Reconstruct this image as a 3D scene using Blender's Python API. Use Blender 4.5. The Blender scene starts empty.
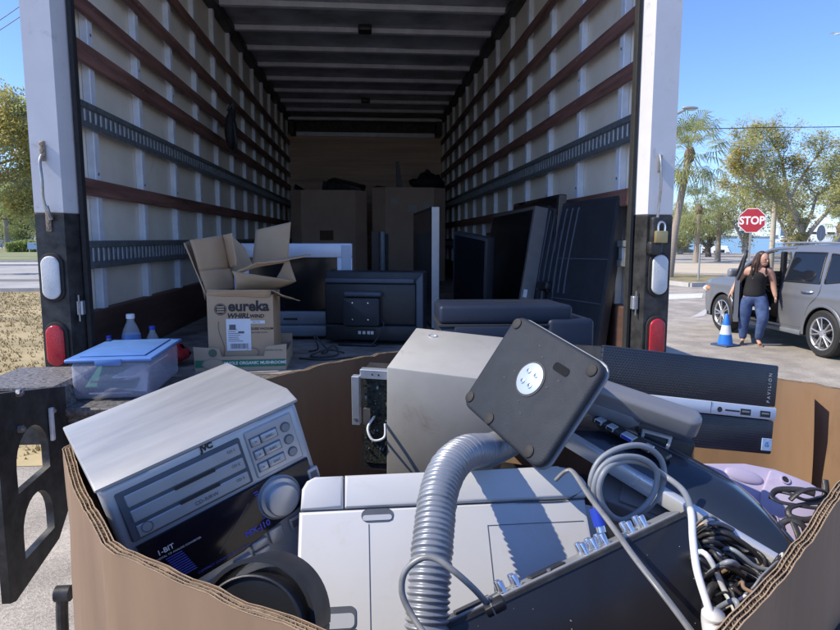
import bpy, bmesh, math, random
from mathutils import Vector, Matrix, Euler
from mathutils import noise as mnoise
random.seed(11)
PI=math.pi; H=1.85
sc=bpy.context.scene; COL=sc.collection
def rad(*a): return tuple(math.radians(v) for v in a)
# ---- camera geometry (photo is 840x630, focal 630 px) ----
PITCH=math.atan((315-238)/630.); YAW=math.atan((420-367)/630.*math.cos(PITCH))
FW=Vector((math.sin(YAW)*math.cos(PITCH),math.cos(YAW)*math.cos(PITCH),-math.sin(PITCH)))
RT=Vector((math.cos(YAW),-math.sin(YAW),0)); UP=RT.cross(FW)
def ray(px,py): return RT*((px-420)/630.)-UP*((py-315)/630.)+FW
def at(px,py,Y):
    d=ray(px,py); d=d*(Y/d.y); return Vector((d.x,d.y,d.z+H))
def atz(px,py,z):
    d=ray(px,py); d=d*((z-H)/d.z); return Vector((d.x,d.y,z))
def W(x,y,z): return Vector((x,y,z+H))
# ---- materials ----
MATS={}
def mat(name,col,rough=.5,metal=0,var=.12,scale=8,bump=0,bscale=120,spec=.5,coat=0,alpha=1,emit=None,rvar=.12,stretch=None,col2=None,trans=0,detail=5,wear=None):
    if name in MATS: return MATS[name]
    m=bpy.data.materials.new(name); m.use_nodes=True; nt=m.node_tree; N=nt.nodes; L=nt.links
    b=N['Principled BSDF']; b.inputs['Roughness'].default_value=rough; b.inputs['Metallic'].default_value=metal
    b.inputs['Specular IOR Level'].default_value=spec; b.inputs['Coat Weight'].default_value=coat
    b.inputs['Transmission Weight'].default_value=trans
    tc=N.new('ShaderNodeTexCoord'); src=tc.outputs['Object']
    if stretch:
        mp=N.new('ShaderNodeMapping'); mp.inputs['Scale'].default_value=stretch; L.new(src,mp.inputs[0]); src=mp.outputs[0]
    nz=N.new('ShaderNodeTexNoise'); nz.inputs['Scale'].default_value=scale; nz.inputs['Detail'].default_value=detail; nz.inputs['Roughness'].default_value=.62
    L.new(src,nz.inputs['Vector'])
    rp=N.new('ShaderNodeValToRGB'); e=rp.color_ramp.elements
    c1=[max(0,c*(1-var)) for c in col]; c2=[min(1,c*(1+var)) for c in (col2 or col)]
    e[0].position=.3; e[1].position=.7; e[0].color=(*c1,1); e[1].color=(*c2,1)
    L.new(nz.outputs['Fac'],rp.inputs[0]); L.new(rp.outputs[0],b.inputs['Base Color'])
    if rvar:
        mr=N.new('ShaderNodeMapRange'); mr.inputs['To Min'].default_value=max(.02,rough-rvar); mr.inputs['To Max'].default_value=min(1,rough+rvar)
        n3=N.new('ShaderNodeTexNoise'); n3.inputs['Scale'].default_value=scale*2.7; n3.inputs['Detail'].default_value=6; L.new(src,n3.inputs['Vector'])
        L.new(n3.outputs['Fac'],mr.inputs[0]); L.new(mr.outputs[0],b.inputs['Roughness'])
    if wear:   # smudges and scuffs of their own shape
        wc,amt,ws,th=wear
        w1=N.new('ShaderNodeTexNoise'); w1.inputs['Scale'].default_value=ws; w1.inputs['Detail'].default_value=9; w1.inputs['Roughness'].default_value=.72; w1.inputs['Distortion'].default_value=.6; L.new(src,w1.inputs['Vector'])
        wr=N.new('ShaderNodeMapRange'); wr.inputs['From Min'].default_value=th; wr.inputs['From Max'].default_value=th+.12; wr.inputs['To Max'].default_value=amt; L.new(w1.outputs['Fac'],wr.inputs[0])
        wm=N.new('ShaderNodeMix'); wm.data_type='RGBA'; L.new(wr.outputs[0],wm.inputs['Factor']); L.new(b.inputs['Base Color'].links[0].from_socket,wm.inputs[6]); wm.inputs[7].default_value=(*wc,1); L.new(wm.outputs[2],b.inputs['Base Color'])
    if bump:
        n2=N.new('ShaderNodeTexNoise'); n2.inputs['Scale'].default_value=bscale; n2.inputs['Detail'].default_value=3; L.new(src,n2.inputs['Vector'])
        bp=N.new('ShaderNodeBump'); bp.inputs['Strength'].default_value=bump; bp.inputs['Distance'].default_value=.002; L.new(n2.outputs['Fac'],bp.inputs['Height']); L.new(bp.outputs[0],b.inputs['Normal'])
    if emit: b.inputs['Emission Color'].default_value=(*emit[0],1); b.inputs['Emission Strength'].default_value=emit[1]
    if alpha<1:
        t=N.new('ShaderNodeBsdfTransparent'); mx=N.new('ShaderNodeMixShader'); mx.inputs[0].default_value=alpha
        L.new(t.outputs[0],mx.inputs[1]); L.new(b.outputs[0],mx.inputs[2]); L.new(mx.outputs[0],N['Material Output'].inputs[0])
    MATS[name]=m; return m
K={}
def defs():
    K['alu']=mat('brushed_aluminium',(.52,.55,.60),.38,.75,.12,30,.1,300)
    K['post_alu']=mat('aluminium_wall_post',(.78,.82,.88),.5,.1,.1,14,.05,200)
    K['black']=mat('black_plastic',(.018,.019,.021),.42,0,.25,30,.12,900)
    K['gloss']=mat('gloss_black',(.010,.011,.014),.12,0,.2,12,0,coat=.3,rvar=.06)
    K['rubber']=mat('black_rubber',(.02,.02,.02),.75,0,.3,40,.2,400)
    K['steel_black']=mat('worn_black_steel',(.022,.023,.025),.5,.3,.35,18,.25,90,col2=(.05,.05,.05))
    K['white_paint']=mat('white_truck_paint',(.62,.62,.63),.45,0,.06,5,.1,60,wear=((.34,.32,.30),.55,11,.585))
    K['slat']=mat('red_brown_slat',(.15,.07,.052),.6,0,.40,24,.3,150,stretch=(1,.06,1),col2=(.22,.11,.085),wear=((.28,.20,.15),.5,40,.64))
    K['panel']=mat('beige_wall_panel',(.84,.76,.62),.6,0,.07,2.2,.1,60,col2=(.88,.82,.70),wear=((.36,.31,.26),.55,3.2,.60))
    K['etrack']=mat('galvanised_track',(.17,.19,.20),.45,.3,.35,30,.15,200)
    K['slotm']=mat('track_slot_bright',(.62,.66,.68),.55,0,.2,40)
    K['floor']=mat('scuffed_truck_floor',(.17,.155,.14),.75,0,.4,6,.4,60,col2=(.27,.25,.225))
    K['roofm']=mat('dark_roof_sheet',(.34,.36,.40),.45,.1,.3,3,.15,20,col2=(.46,.48,.53))
    K['bow']=mat('roof_bow_metal',(.78,.80,.84),.45,.15,.12,8,.05,80)
    K['ply']=mat('plywood_wall',(.66,.49,.37),.7,0,.25,3,.2,60,stretch=(.25,1,5))
    K['card']=mat('cardboard',(.19,.122,.075),.9,0,.12,4,.3,45,stretch=(1,1,.25),col2=(.225,.148,.092),wear=((.11,.075,.05),.6,5,.55))
    K['card_in']=mat('cardboard_inner_liner',(.21,.128,.070),.9,0,.12,4,.2,45,stretch=(1,1,.25),col2=(.25,.155,.09),wear=((.12,.075,.045),.4,5,.56))
    K['flute']=mat('cardboard_flutes',(.33,.24,.155),.9,0,.25,60,.2,200)
    K['carddark']=mat('brown_carton',(.58,.41,.31),.85,0,.12,3,.15,45)
    K['boxkraft']=mat('kraft_carton',(.46,.32,.195),.85,0,.07,6,.12,60)
    K['silver']=mat('silver_plastic',(.42,.44,.47),.36,.35,.06,14,.06,700)
    K['silvertop']=mat('silver_painted_lid',(.275,.28,.285),.42,.2,.12,5,.10,700,stretch=(.5,2,1),col2=(.345,.345,.34),wear=((.27,.29,.31),.5,7,.56))
    K['silverdk']=mat('grey_plastic',(.22,.235,.26),.42,.2,.1,14,.05,600)
    K['chrome']=mat('bright_metal',(.75,.76,.78),.2,.95,.1,30)
    K['ink']=mat('dark_ink',(.02,.02,.022),.6,0,.1,50)
    K['inkgrey']=mat('grey_ink',(.12,.12,.13),.6,0,.1,50)
    K['whiteink']=mat('white_ink',(.75,.76,.78),.6,0,.05,50)
    K['blueink']=mat('blue_ink',(.05,.08,.45),.5,0,.1,50)
    K['printer']=mat('white_printer_plastic',(.52,.525,.53),.45,0,.05,5,.06,900,wear=((.46,.43,.37),.42,9,.57))
    K['groove']=mat('dark_seam',(.09,.10,.12),.8,0,.1,30)
    K['navy']=mat('navy_printer_plastic',(.012,.019,.038),.5,0,.12,10,.15,700,spec=.35)
    K['basem']=mat('textured_charcoal_plastic',(.024,.029,.039),.62,0,.14,14,.45,600,spec=.25)
    K['pcsilver']=mat('silver_pc_case',(.40,.39,.36),.42,.15,.06,6,.05,500,col2=(.44,.43,.40),wear=((.24,.20,.16),.5,9,.58))
    K['zinc']=mat('zinc_sheet',(.62,.66,.70),.35,.7,.1,25)
    K['pcb']=mat('circuit_board',(.008,.016,.012),.5,0,.8,180,.8,260,col2=(.03,.036,.028))
    K['lav']=mat('lavender_plastic',(.43,.385,.52),.45,0,.06,8,.08,500,wear=((.28,.24,.34),.4,12,.59))
    K['taupe']=mat('taupe_plastic',(.19,.175,.18),.5,0,.1,10,.08,500)
    K['hosem']=mat('grey_hose_plastic',(.27,.285,.31),.34,.35,.1,20,.05,200,wear=((.16,.155,.15),.55,25,.57))
    K['cablegrey']=mat('grey_cable',(.20,.22,.245),.45,0,.12,40)
    K['cablewhite']=mat('white_cable',(.62,.62,.60),.5,0,.08,40)
    K['cablebk']=mat('black_cable',(.028,.028,.031),.45,0,.3,60,.3,500)
    K['cabledim']=mat('translucent_grey_cable',(.19,.19,.185),.35,0,.2,60)
    K['bluecon']=mat('blue_connector',(.02,.05,.42),.4,0,.1,20)
    K['lidblue']=mat('blue_lid_plastic',(.10,.22,.52),.35,0,.08,7,.05,300)
    K['tubm']=mat('clear_tub_plastic',(.62,.68,.88),.22,0,.05,9,alpha=.33)
    K['clear']=mat('clear_bottle_plastic',(.75,.80,.88),.12,0,.05,9,alpha=.22)
    K['paper']=mat('white_paper',(.72,.73,.74),.8,0,.04,20)
    K['green']=mat('green_print',(.03,.17,.10),.75,0,.12,30)
    K['red']=mat('red_plastic',(.42,.02,.03),.35,0,.1,20)
    K['redlens']=mat('red_lamp_lens',(.48,.02,.035),.2,0,.12,60,.4,160)
    K['whitelens']=mat('white_lamp_lens',(.62,.63,.62),.25,0,.08,20,.4,160)
    K['brass']=mat('brass_padlock',(.42,.34,.17),.45,.5,.15,25)
    K['steel']=mat('worn_steel',(.40,.39,.37),.4,.8,.25,60,.2,300)
    K['bronze']=mat('bronze_bezel',(.16,.14,.125),.4,.4,.15,20)
    K['screen']=mat('dark_screen',(.006,.007,.010),.18,0,.2,4,rvar=.08)
    K['tvback']=mat('tv_back_plastic',(.022,.026,.034),.5,0,.2,10,.2,500)
    K['asphalt']=mat('grey_asphalt',(.25,.24,.235),.9,0,.15,.8,.5,30)
    K['leather']=mat('dark_seat_fabric',(.035,.033,.032),.8,0,.2,20)
SUN,SKY,EXPO=2.9,.135,1.05
# ---- mesh builder ----
class MB:
    def __init__(s): s.bm=bmesh.new(); s.mi=0; s.T=Matrix()
    def _add(s,verts,faces,smooth=True):
        vs=[s.bm.verts.new(s.T@Vector(v)) for v in verts]
        for f in faces:
            try:
                fc=s.bm.faces.new([vs[i] for i in f]); fc.material_index=s.mi; fc.smooth=smooth
            except ValueError: pass
        return vs
    def merge(s,bm2,M=None):
        M=s.T@(M or Matrix()); mp={}
        for v in bm2.verts: mp[v]=s.bm.verts.new(M@v.co)
        for f in bm2.faces:
            nf=s.bm.faces.new([mp[v] for v in f.verts]); nf.material_index=s.mi; nf.smooth=True
        bm2.free()
    def box(s,x0,x1,y0,y1,z0,z1,bev=0,seg=2,M=None,taper=None):
        b=bmesh.new()
        vs=[b.verts.new((x,y,z)) for x in(x0,x1) for y in(y0,y1) for z in(z0,z1)]
        if taper:  # scale the bottom (z0) ring about its centre
            cx,cy=(x0+x1)/2,(y0+y1)/2
            for v in vs:
                if v.co.z==min(z0,z1): v.co.x=cx+(v.co.x-cx)*taper[0]; v.co.y=cy+(v.co.y-cy)*taper[1]
        for f in((0,1,3,2),(4,6,7,5),(0,4,5,1),(2,3,7,6),(0,2,6,4),(1,5,7,3)): b.faces.new([vs[i] for i in f])
        if bev: bmesh.ops.bevel(b,geom=list(b.edges),offset=bev,segments=seg,profile=.5,affect='EDGES',clamp_overlap=True)
        bmesh.ops.recalc_face_normals(b,faces=b.faces); s.merge(b,M); return s
    def prism(s,pts,y0,y1,bev=0,seg=2,M=None,vert_bev=0):
        """polygon pts (x,z) extruded along y"""
        b=bmesh.new(); a=[b.verts.new((x,y0,z)) for x,z in pts]; c=[b.verts.new((x,y1,z)) for x,z in pts]; n=len(pts)
        b.faces.new(a); b.faces.new(c[::-1])
        for i in range(n): b.faces.new((a[i],c[i],c[(i+1)%n],a[(i+1)%n]))
        if vert_bev:
            ed=[e for e in b.edges if abs(e.verts[0].co.y-e.verts[1].co.y)>1e-6]
            bmesh.ops.bevel(b,geom=ed,offset=vert_bev,segments=4,profile=.5,affect='EDGES',clamp_overlap=True)
        if bev:
            ed=[e for e in b.edges if abs(e.verts[0].co.y-e.verts[1].co.y)<1e-6]
            bmesh.ops.bevel(b,geom=ed,offset=bev,segments=seg,profile=.5,affect='EDGES',clamp_overlap=True)
        bmesh.ops.recalc_face_normals(b,faces=b.faces); s.merge(b,M); return s
    def lathe(s,prof,n=24,M=None,cap=True,ang=2*PI):
        """prof: (r,z)"""
        T0=s.T
        if M is not None: s.T=T0@M
        vs=[];fs=[]; m=len(prof)
        for i in range(n):
            a=ang*i/n
            for r,z in prof: vs.append((r*math.cos(a),r*math.sin(a),z))
        for i in range(n):
            j=(i+1)%n
            for k in range(m-1): fs.append((i*m+k,j*m+k,j*m+k+1,i*m+k+1))
        if cap:
            fs.append(tuple(i*m for i in range(n))[::-1]); fs.append(tuple(i*m+m-1 for i in range(n)))
        s._add(vs,fs); s.T=T0; return s
    def cyl(s,p0,p1,r0,r1=None,n=16):
        p0=Vector(p0);p1=Vector(p1); d=p1-p0; q=d.to_track_quat('Z','Y').to_matrix().to_4x4(); q.translation=p0
        r1=r0 if r1 is None else r1
        return s.lathe([(r0,0),(r1,d.length)],n,q)
    def tube(s,pts,r,n=8,sub=6,flat=None,closed=False,cap=True):
        """smooth tube through pts; r number or list; flat=(a,b) cross-section scale"""
        P=[Vector(p) for p in pts]
        if sub>1: P,R=spline(P,sub,r)
        else: R=[r]*len(P) if not isinstance(r,(list,tuple)) else list(r)
        vs=[];fs=[]; up=None; m=len(P)
        for i,p in enumerate(P):
            t=(P[min(i+1,m-1)]-P[max(i-1,0)])
            if t.length<1e-9: t=Vector((0,0,1))
            t.normalize()
            if up is None:
                up=t.cross(Vector((0,0,1)));
                if up.length<.05: up=t.cross(Vector((1,0,0)))
                up.normalize()
            up=(up-t*up.dot(t)); up.normalize(); w=t.cross(up)
            for k in range(n):
                a=2*PI*k/n; fx,fy=flat or (1,1)
                vs.append(p+up*(math.cos(a)*R[i]*fx)+w*(math.sin(a)*R[i]*fy))
        for i in range(m-1):
            for k in range(n): fs.append((i*n+k,i*n+(k+1)%n,(i+1)*n+(k+1)%n,(i+1)*n+k))
        if cap: fs.append(tuple(range(n))[::-1]); fs.append(tuple((m-1)*n+k for k in range(n)))
        s._add(vs,fs); return s
    def ell(s,c,r,nu=20,nv=12,M=None):
        b=bmesh.new(); bmesh.ops.create_uvsphere(b,u_segments=nu,v_segments=nv,radius=1)
        bmesh.ops.transform(b,matrix=Matrix.Translation(Vector(c))@Matrix.Diagonal((*r,1)),verts=b.verts); s.merge(b,M); return s
    def quad(s,a,b,c,d): s._add([a,b,c,d],[(0,1,2,3)],False); return s
    def grid(s,fn,nu,nv,smooth=True):
        vs=[fn(i/nu,j/nv) for i in range(nu+1) for j in range(nv+1)]
        fs=[(i*(nv+1)+j,(i+1)*(nv+1)+j,(i+1)*(nv+1)+j+1,i*(nv+1)+j+1) for i in range(nu) for j in range(nv)]
        s._add(vs,fs,smooth); return s
    def build(s,name,m,parent=None,sharp=35,weld=0):
        if weld: bmesh.ops.remove_doubles(s.bm,verts=s.bm.verts,dist=weld)
        me=bpy.data.meshes.new(name); s.bm.to_mesh(me); s.bm.free()
        for x in (m if isinstance(m,(list,tuple)) else [m]): me.materials.append(x)
        if sharp and len(me.polygons): me.set_sharp_from_angle(angle=math.radians(sharp))
        o=bpy.data.objects.new(name,me); COL.objects.link(o)
        if parent: o.parent=parent
        return o
def spline(P,sub,r=1):
    out=[];R=[]; n=len(P); rr=r if isinstance(r,(list,tuple)) else [r]*n
    for i in range(n-1):
        p0=P[max(i-1,0)];p1=P[i];p2=P[i+1];p3=P[min(i+2,n-1)]
        for k in range(sub):
            t=k/sub
            out.append(.5*((2*p1)+(p2-p0)*t+(2*p0-5*p1+4*p2-p3)*t*t+(3*p1-p0-3*p2+p3)*t**3)); R.append(rr[i]*(1-t)+rr[i+1]*t)
    out.append(P[-1]); R.append(rr[-1]); return out,R
def thing(name,label,cat,loc=(0,0,0),rot=(0,0,0),group=None,M=None):
    o=bpy.data.objects.new(name,None); COL.objects.link(o); o.empty_display_size=.1
    if M is not None: o.matrix_world=M
    else: o.location=loc; o.rotation_euler=rot
    return tag(o,label,cat,group)
def tag(o,label,cat,group=None):
    o['label']=label; o['category']=cat
    if group: o['group']=group
    return o
def kind(o,k): o['kind']=k; return o
def axes(loc,x,y,z):
    x=Vector(x).normalized(); z=Vector(z); z=(z-x*z.dot(x)).normalized(); y=z.cross(x)
    M=Matrix((x,y,z)).transposed().to_4x4(); M.translation=Vector(loc); return M
def text(name,s,size,M,m,parent,ext=.0004,align='CENTER',sx=1,bold=0,shear=0,space=1):
    cu=bpy.data.curves.new(name,'FONT'); cu.body=s; cu.size=size; cu.align_x=align; cu.align_y='CENTER'; cu.extrude=ext; cu.shear=shear; cu.space_character=space
    cu.offset=bold; cu.resolution_u=3
    o=bpy.data.objects.new(name,cu); COL.objects.link(o)
    dg=bpy.context.evaluated_depsgraph_get(); me=bpy.data.meshes.new_from_object(o.evaluated_get(dg)); bpy.data.objects.remove(o); bpy.data.curves.remove(cu)
    me.transform(M@Matrix.Diagonal((sx,1,1,1))); me.materials.clear(); me.materials.append(m)
    q=bpy.data.objects.new(name,me); COL.objects.link(q); q.parent=parent; return q
# text facing -Y (front of a thing): x right, z up
def front(x,y,z,roll=0): return Matrix.Translation((x,y,z))@Matrix.Rotation(PI/2,4,'X')@Matrix.Rotation(roll,4,'Z')
defs()
# ================= TRUCK =================
FZ=H-.58; CZ=H+1.87; Y0=2.72; YB=10.42; XI=1.206
def truck():
    t=thing('box_truck','open box truck with slatted cargo walls and white rear posts','truck',(0,Y0,0))
    def o(mb,name,m,par=t,**k):
        ob=mb.build(name,m,par,**k); ob.matrix_parent_inverse=Matrix.Translation((0,-Y0,0)) if par is t else Matrix(); return ob
    m=MB(); m.box(-1.30,1.30,Y0-.02,YB+.06,FZ-.12,FZ); o(m,'cargo_floor',K['floor'])
    for s in(-1,1):
        m=MB(); m.box(*sorted((s*1.262,s*1.278)),Y0+.06,YB,FZ,CZ+.08); o(m,'wall_panel',K['panel'])
        m=MB(); m.box(*sorted((s*1.281,s*1.30)),Y0+.02,YB+.06,FZ-.14,CZ+.12); o(m,'outer_skin',K['white_paint'])
        for k in range(13):
            y=3.06+.61*k
            if y>YB-.03: break
            m=MB(); m.box(*sorted((s*1.225,s*1.261)),y-.027,y+.027,FZ,CZ+.02,.003,1)
            m.mi=1; m.box(*sorted((s*1.245,s*1.2615)),y+.0275,y+.040,FZ,CZ+.02)  # black strip paints the seam beside the post together with its shadow
            for zz in(H+.29,H+.9): m.mi=2; m.cyl((s*1.2245,y,zz),(s*1.222,y,zz),.007,n=8)
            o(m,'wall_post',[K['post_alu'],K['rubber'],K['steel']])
        zs=[(.75,.84),(.96,1.035),(1.19,1.265),(1.46,1.535),(.185,.26)] if s<0 else [(.72,.795),(.96,1.035),(1.215,1.29),(1.485,1.56),(.15,.23)]
        for z0,z1 in zs:
            m=MB(); m.box(*sorted((s*1.206,s*1.224)),Y0+.075,YB-.02,H+z0,H+z1,.004,1)
            m.mi=1
            for k in range(13):
                y=3.06+.61*k
                if y<YB-.1: m.cyl((s*1.2062,y,H+z0+.05),(s*1.2045,y,H+z0+.05),.006,n=8)
            o(m,'wooden_slat',[K['slat'],K['steel']])
        for z0,z1 in ([(.475,.585),(-.135,-.012)] if s<0 else [(.435,.56),(-.135,-.012)]):
            m=MB(); zc=H+(z0+z1)/2; hh=(z1-z0)/2
            x0,x1=sorted((s*1.200,s*1.224))
            m.box(x0,x1,Y0+.075,YB-.02,zc+hh*.5,zc+hh,.003,1); m.box(x0,x1,Y0+.075,YB-.02,zc-hh,zc-hh*.5,.003,1)
            m.mi=1; m.box(*sorted((s*1.2125,s*1.224)),Y0+.075,YB-.02,zc-hh*.49,zc+hh*.49)
            m.mi=0; y=Y0+.1
            while y<YB-.05:
                m.box(*sorted((s*1.206,s*1.2155)),y,y+.022,zc-hh*.495,zc+hh*.495); y+=.056
            o(m,'cargo_track',[K['etrack'],K['slotm']])
        m=MB(); m.box(*sorted((s*1.203,s*1.26)),Y0+.07,YB-.02,FZ+.001,H-.325,.006,1); o(m,'kick_board',mat('dark_kick_board',(.09,.05,.038),.6,0,.4,10,.3,80,stretch=(1,.1,1)))
        # rear post: rear face, chamfer towards the opening, black seal strip
        for z0,z1,mm in((H+.10,CZ+.25,'white_paint'),(FZ-.10,H+.0995,'steel_black')):
            m=MB(); m.prism([(s*1.335,Y0-.03),(s*1.335,Y0+.09),(s*1.19,Y0+.09),(s*1.19,Y0+.05),(s*1.222,Y0-.03)],0,z1-z0,.004,1,M=Matrix(((1,0,0,0),(0,0,1,0),(0,1,0,z0),(0,0,0,1))))
            o(m,'rear_post',K[mm])
        m=MB(); m.box(*sorted((s*1.172,s*1.19)),Y0+.035,Y0+.075,FZ,CZ+.1,.003,1); o(m,'door_seal',K['rubber'])
        for zc,zh,lens,nm in((H-.16,.088,'whitelens','reversing_light'),(H-.44,.085,'redlens','tail_light')):
            def stad(w,h,n=10): return [(s*1.28+math.copysign(1,math.cos(a))*0+w*math.cos(a), zc+math.copysign(h-w,math.sin(a))+w*math.sin(a)) for a in [2*PI*(i+.5)/(2*n) for i in range(2*n)]]
            m=MB(); m.prism(stad(.047,zh+.013),Y0-.042,Y0-.031,.004,2); b=o(m,'lamp_bezel',K['rubber'])
            m=MB(); m.prism(stad(.036,zh),Y0-.056,Y0-.043,.008,3); o(m,nm,K[lens])
        m=MB(); m.box(*sorted((s*1.185,s*1.21)),Y0+.0,Y0+.03,H-.32,H-.26,.003,1); m.mi=1; m.cyl((s*1.197,Y0-.004,H-.345),(s*1.197,Y0-.004,H-.235),.004,n=8)
        o(m,'latch_bracket',[K['alu'],K['steel']])
        # wheel pair and mud guard
        for y in (4.9,):
            m=MB(); q=Matrix.Translation((s*.98,y,.46))@Matrix.Rotation(PI/2,4,'Y'); m.lathe([(.25,-.14),(.42,-.14),(.46,-.11),(.46,.11),(.42,.14),(.25,.14)],32,q); wh=o(m,'wheel',K['rubber'])
            m=MB(); m.lathe([(.05,-.06),(.24,-.05),(.25,.0)],24,q); o(m,'rim',K['steel'])
    m=MB(); m.box(-1.30,1.30,Y0-.02,YB+.06,CZ+.06,CZ+.09)
    m.mi=0; o(m,'roof_panel',K['roofm'])
    # sagging roof skin between the bows
    m=MB(); m.grid(lambda u,v:(-1.26+2.52*u,Y0+.1+(YB-Y0-.1)*v,CZ+.045+.012*mnoise.noise((u*5,v*30,0))),30,120); o(m,'roof_lining',K['roofm'])
    for k in range(13):
        y=3.05+.61*k
        if y>YB-.1: break
        m=MB(); m.prism([(-1.26,0),(1.26,0),(1.26,.045),(-1.26,.045)],y-.03,y+.03,.004,1,M=Matrix.Translation((0,0,CZ))); o(m,'roof_bow',K['bow'])
    for s in(-1,1):
        m=MB(); m.box(*sorted((s*1.17,s*1.262)),Y0+.05,YB-.02,CZ-.03,CZ+.035,.006,1); o(m,'roof_rail',K['steel_black'])
    for y,z in((5.87,1.86),(8.7,1.84)):
        m=MB(); m.box(-.06,.06,y-.07,y+.07,H+z-.05,H+z,.01,2); o(m,'roof_lamp',K['black'])
    m=MB(); m.box(-1.26,1.26,YB-.012,YB+.05,FZ,CZ+.06); o(m,'front_wall',K['ply'])
    m=MB(); m.box(-1.19,1.19,YB-.32,YB-.26,CZ-.06,CZ-.02,.004,1); o(m,'header_bar',K['bow'])
    m=MB(); m.box(-1.10,1.10,YB-.06,YB-.02,CZ-.27,CZ-.20,.006,1); o(m,'header_bar',K['bow'])
    m=MB(); m.box(-1.19,1.19,YB-.02,YB-.013,CZ-.20,CZ-.02); o(m,'header_panel',K['steel_black'])
    for s in(-1,1):
        m=MB(); m.box(*sorted((s*1.10,s*1.19)),YB-.3,YB-.02,CZ-.27,CZ-.06,.01,1); o(m,'header_bracket',K['steel_black'])
    m=MB()
    for x in(-.45,.45): m.box(x-.04,x+.04,Y0+.1,YB+2,.75,FZ-.121)
    o(m,'chassis_rail',K['steel_black'])
    m=MB(); m.box(-1.1,1.1,4.85,4.95,.41,.51,.02); o(m,'axle',K['steel_black'])
    # rear step platform and left ridge, side plate with two openings
    m=MB(); m.box(-1.06,1.14,2.20,Y0-.021,FZ-.03,FZ-.003,.004,1); m.box(-1.05,1.13,2.22,2.30,FZ-.16,FZ-.031,.004,1); o(m,'rear_step',mat('tread_step',(.05,.05,.052),.6,.2,.5,60,.8,160,col2=(.16,.155,.15)))
    m=MB(); m.prism([(-1.36,.075),(-1.075,.075),(-1.06,.062),(-1.04,-.028),(-1.052,-.028),(-1.068,.052),(-1.08,.063),(-1.36,.063)],2.205,2.56,.002,1,M=Matrix.Translation((0,0,FZ))); o(m,'side_ridge',mat('speckled_ridge',(.075,.072,.07),.6,.2,.5,70,.8,160,col2=(.2,.19,.185)))
    # plate in the Y-Z plane: outline with holes through a filled curve
    cu=bpy.data.curves.new('pl','CURVE'); cu.dimensions='2D'; cu.fill_mode='BOTH'; cu.extrude=.012
    def loop(pts):
        sp=cu.splines.new('POLY'); sp.points.add(len(pts)-1); sp.use_cyclic_u=True
        for p,q in zip(sp.points,pts): p.co=(q[0],q[1],0,1)
    loop([(1.80,-.43),(2.21,-.505),(2.21,-.9),(2.10,-1.0),(1.83,-1.06),(1.80,-1.05)])
    def dhole(y0,y1,zb,zt):
        n=12; r=(y1-y0)/2; ym=(y0+y1)/2; loop([(y0,zb),(y1,zb+.015)]+[(ym+r*math.cos(a),zt-r*1.1+r*1.1*math.sin(a)) for a in [PI*i/n for i in range(n+1)]])
    dhole(1.885,2.075,-.755,-.575); dhole(1.895,2.075,-.965,-.79)
    ob=bpy.data.objects.new('pl',cu); COL.objects.link(ob); dg=bpy.context.evaluated_depsgraph_get(); me=bpy.data.meshes.new_from_object(ob.evaluated_get(dg)); bpy.data.objects.remove(ob)
    me.transform(Matrix(((0,0,1,-1.05),(1,0,0,0),(0,1,0,H),(0,0,0,1)))); me.materials.clear(); me.materials.append(K['steel_black'])
    q=bpy.data.objects.new('step_side_plate',me); COL.objects.link(q); q.parent=t; q.matrix_parent_inverse=Matrix.Translation((0,-Y0,0))
    m=MB(); m.box(-1.32,-1.07,2.21,2.235,FZ-.13,FZ+.06,.003,1); o(m,'ridge_gusset',K['steel_black'])
    for p in((17,393),(19,429),(50,411)):
        d=ray(*p); d=d*(-1.037/d.x); c=Vector((d.x,d.y,d.z+H)); m=MB(); m.cyl(c,c+Vector((.012,0,0)),.012,n=6); m.cyl(c,c+Vector((.018,0,0)),.006,n=8); o(m,'plate_bolt',K['steel'])
    m=MB(); d=ray(52,424); d=d*(-1.03/d.x); c=Vector((d.x,d.y,d.z+H)); m.box(-.006,.006,-.008,.008,-.055,.055,.003,2,M=Matrix.Translation(c)); o(m,'release_tab',K['slotm'])
    m=MB(); c=at(64,600,1.75); m.tube([c+Vector((0,0,.02)),c+Vector((-.01,0,-.12)),c+Vector((-.02,.02,-.9))],.016,10); m.cyl(c+Vector((-.02,0,.02)),c+Vector((.02,0,.02)),.022,n=16); o(m,'lift_arm',K['steel_black'])
    # left grab cable
    ya=Y0-.034
    for p in((43,151),(49,222)):
        m=MB(); c=at(*p,ya); m.box(c.x-.011,c.x+.011,ya-.008,ya+.003,c.z-.04,c.z+.04,.006,2)
        for dz in(-.025,.0,.025): m.cyl((c.x,ya-.014,c.z+dz),(c.x,ya-.008,c.z+dz),.007,n=10)
        o(m,'cable_bracket',mat('rusty_bracket',(.30,.24,.18),.6,.5,.4,90))
    m=MB(); m.tube([at(42,155,ya-.012),at(40,162,ya-.03),at(42,180,ya-.04),at(43,197,ya-.035),at(46,208,ya-.03),at(50,218,ya-.012)],.006,8); m.tube([at(46,206,ya-.03),at(48,212,ya-.028),at(51,219,ya-.012)],.010,8); o(m,'grab_cable',K['steel'])
    # right latch rod and hasp
    m=MB(); m.tube([at(660,155,ya-.01),at(661,165,ya-.03),at(661,185,ya-.03),at(659,205,ya-.02),at(657,222,ya-.02)],.006,8); c=at(660,162,ya); m.box(c.x-.010,c.x+.010,ya-.008,ya+.003,c.z-.045,c.z+.03,.004,2); o(m,'latch_rod',K['steel'])
    m=MB(); c=at(655,232,ya); m.box(c.x-.028,c.x+.012,ya-.03,ya+.003,c.z-.055,c.z+.065,.012,3); c=at(653,248,ya); m.box(c.x-.03,c.x+.03,ya-.035,ya+.003,c.z-.03,c.z+.03,.012,3); o(m,'hasp',K['steel_black'])
    return t
truck()
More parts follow.
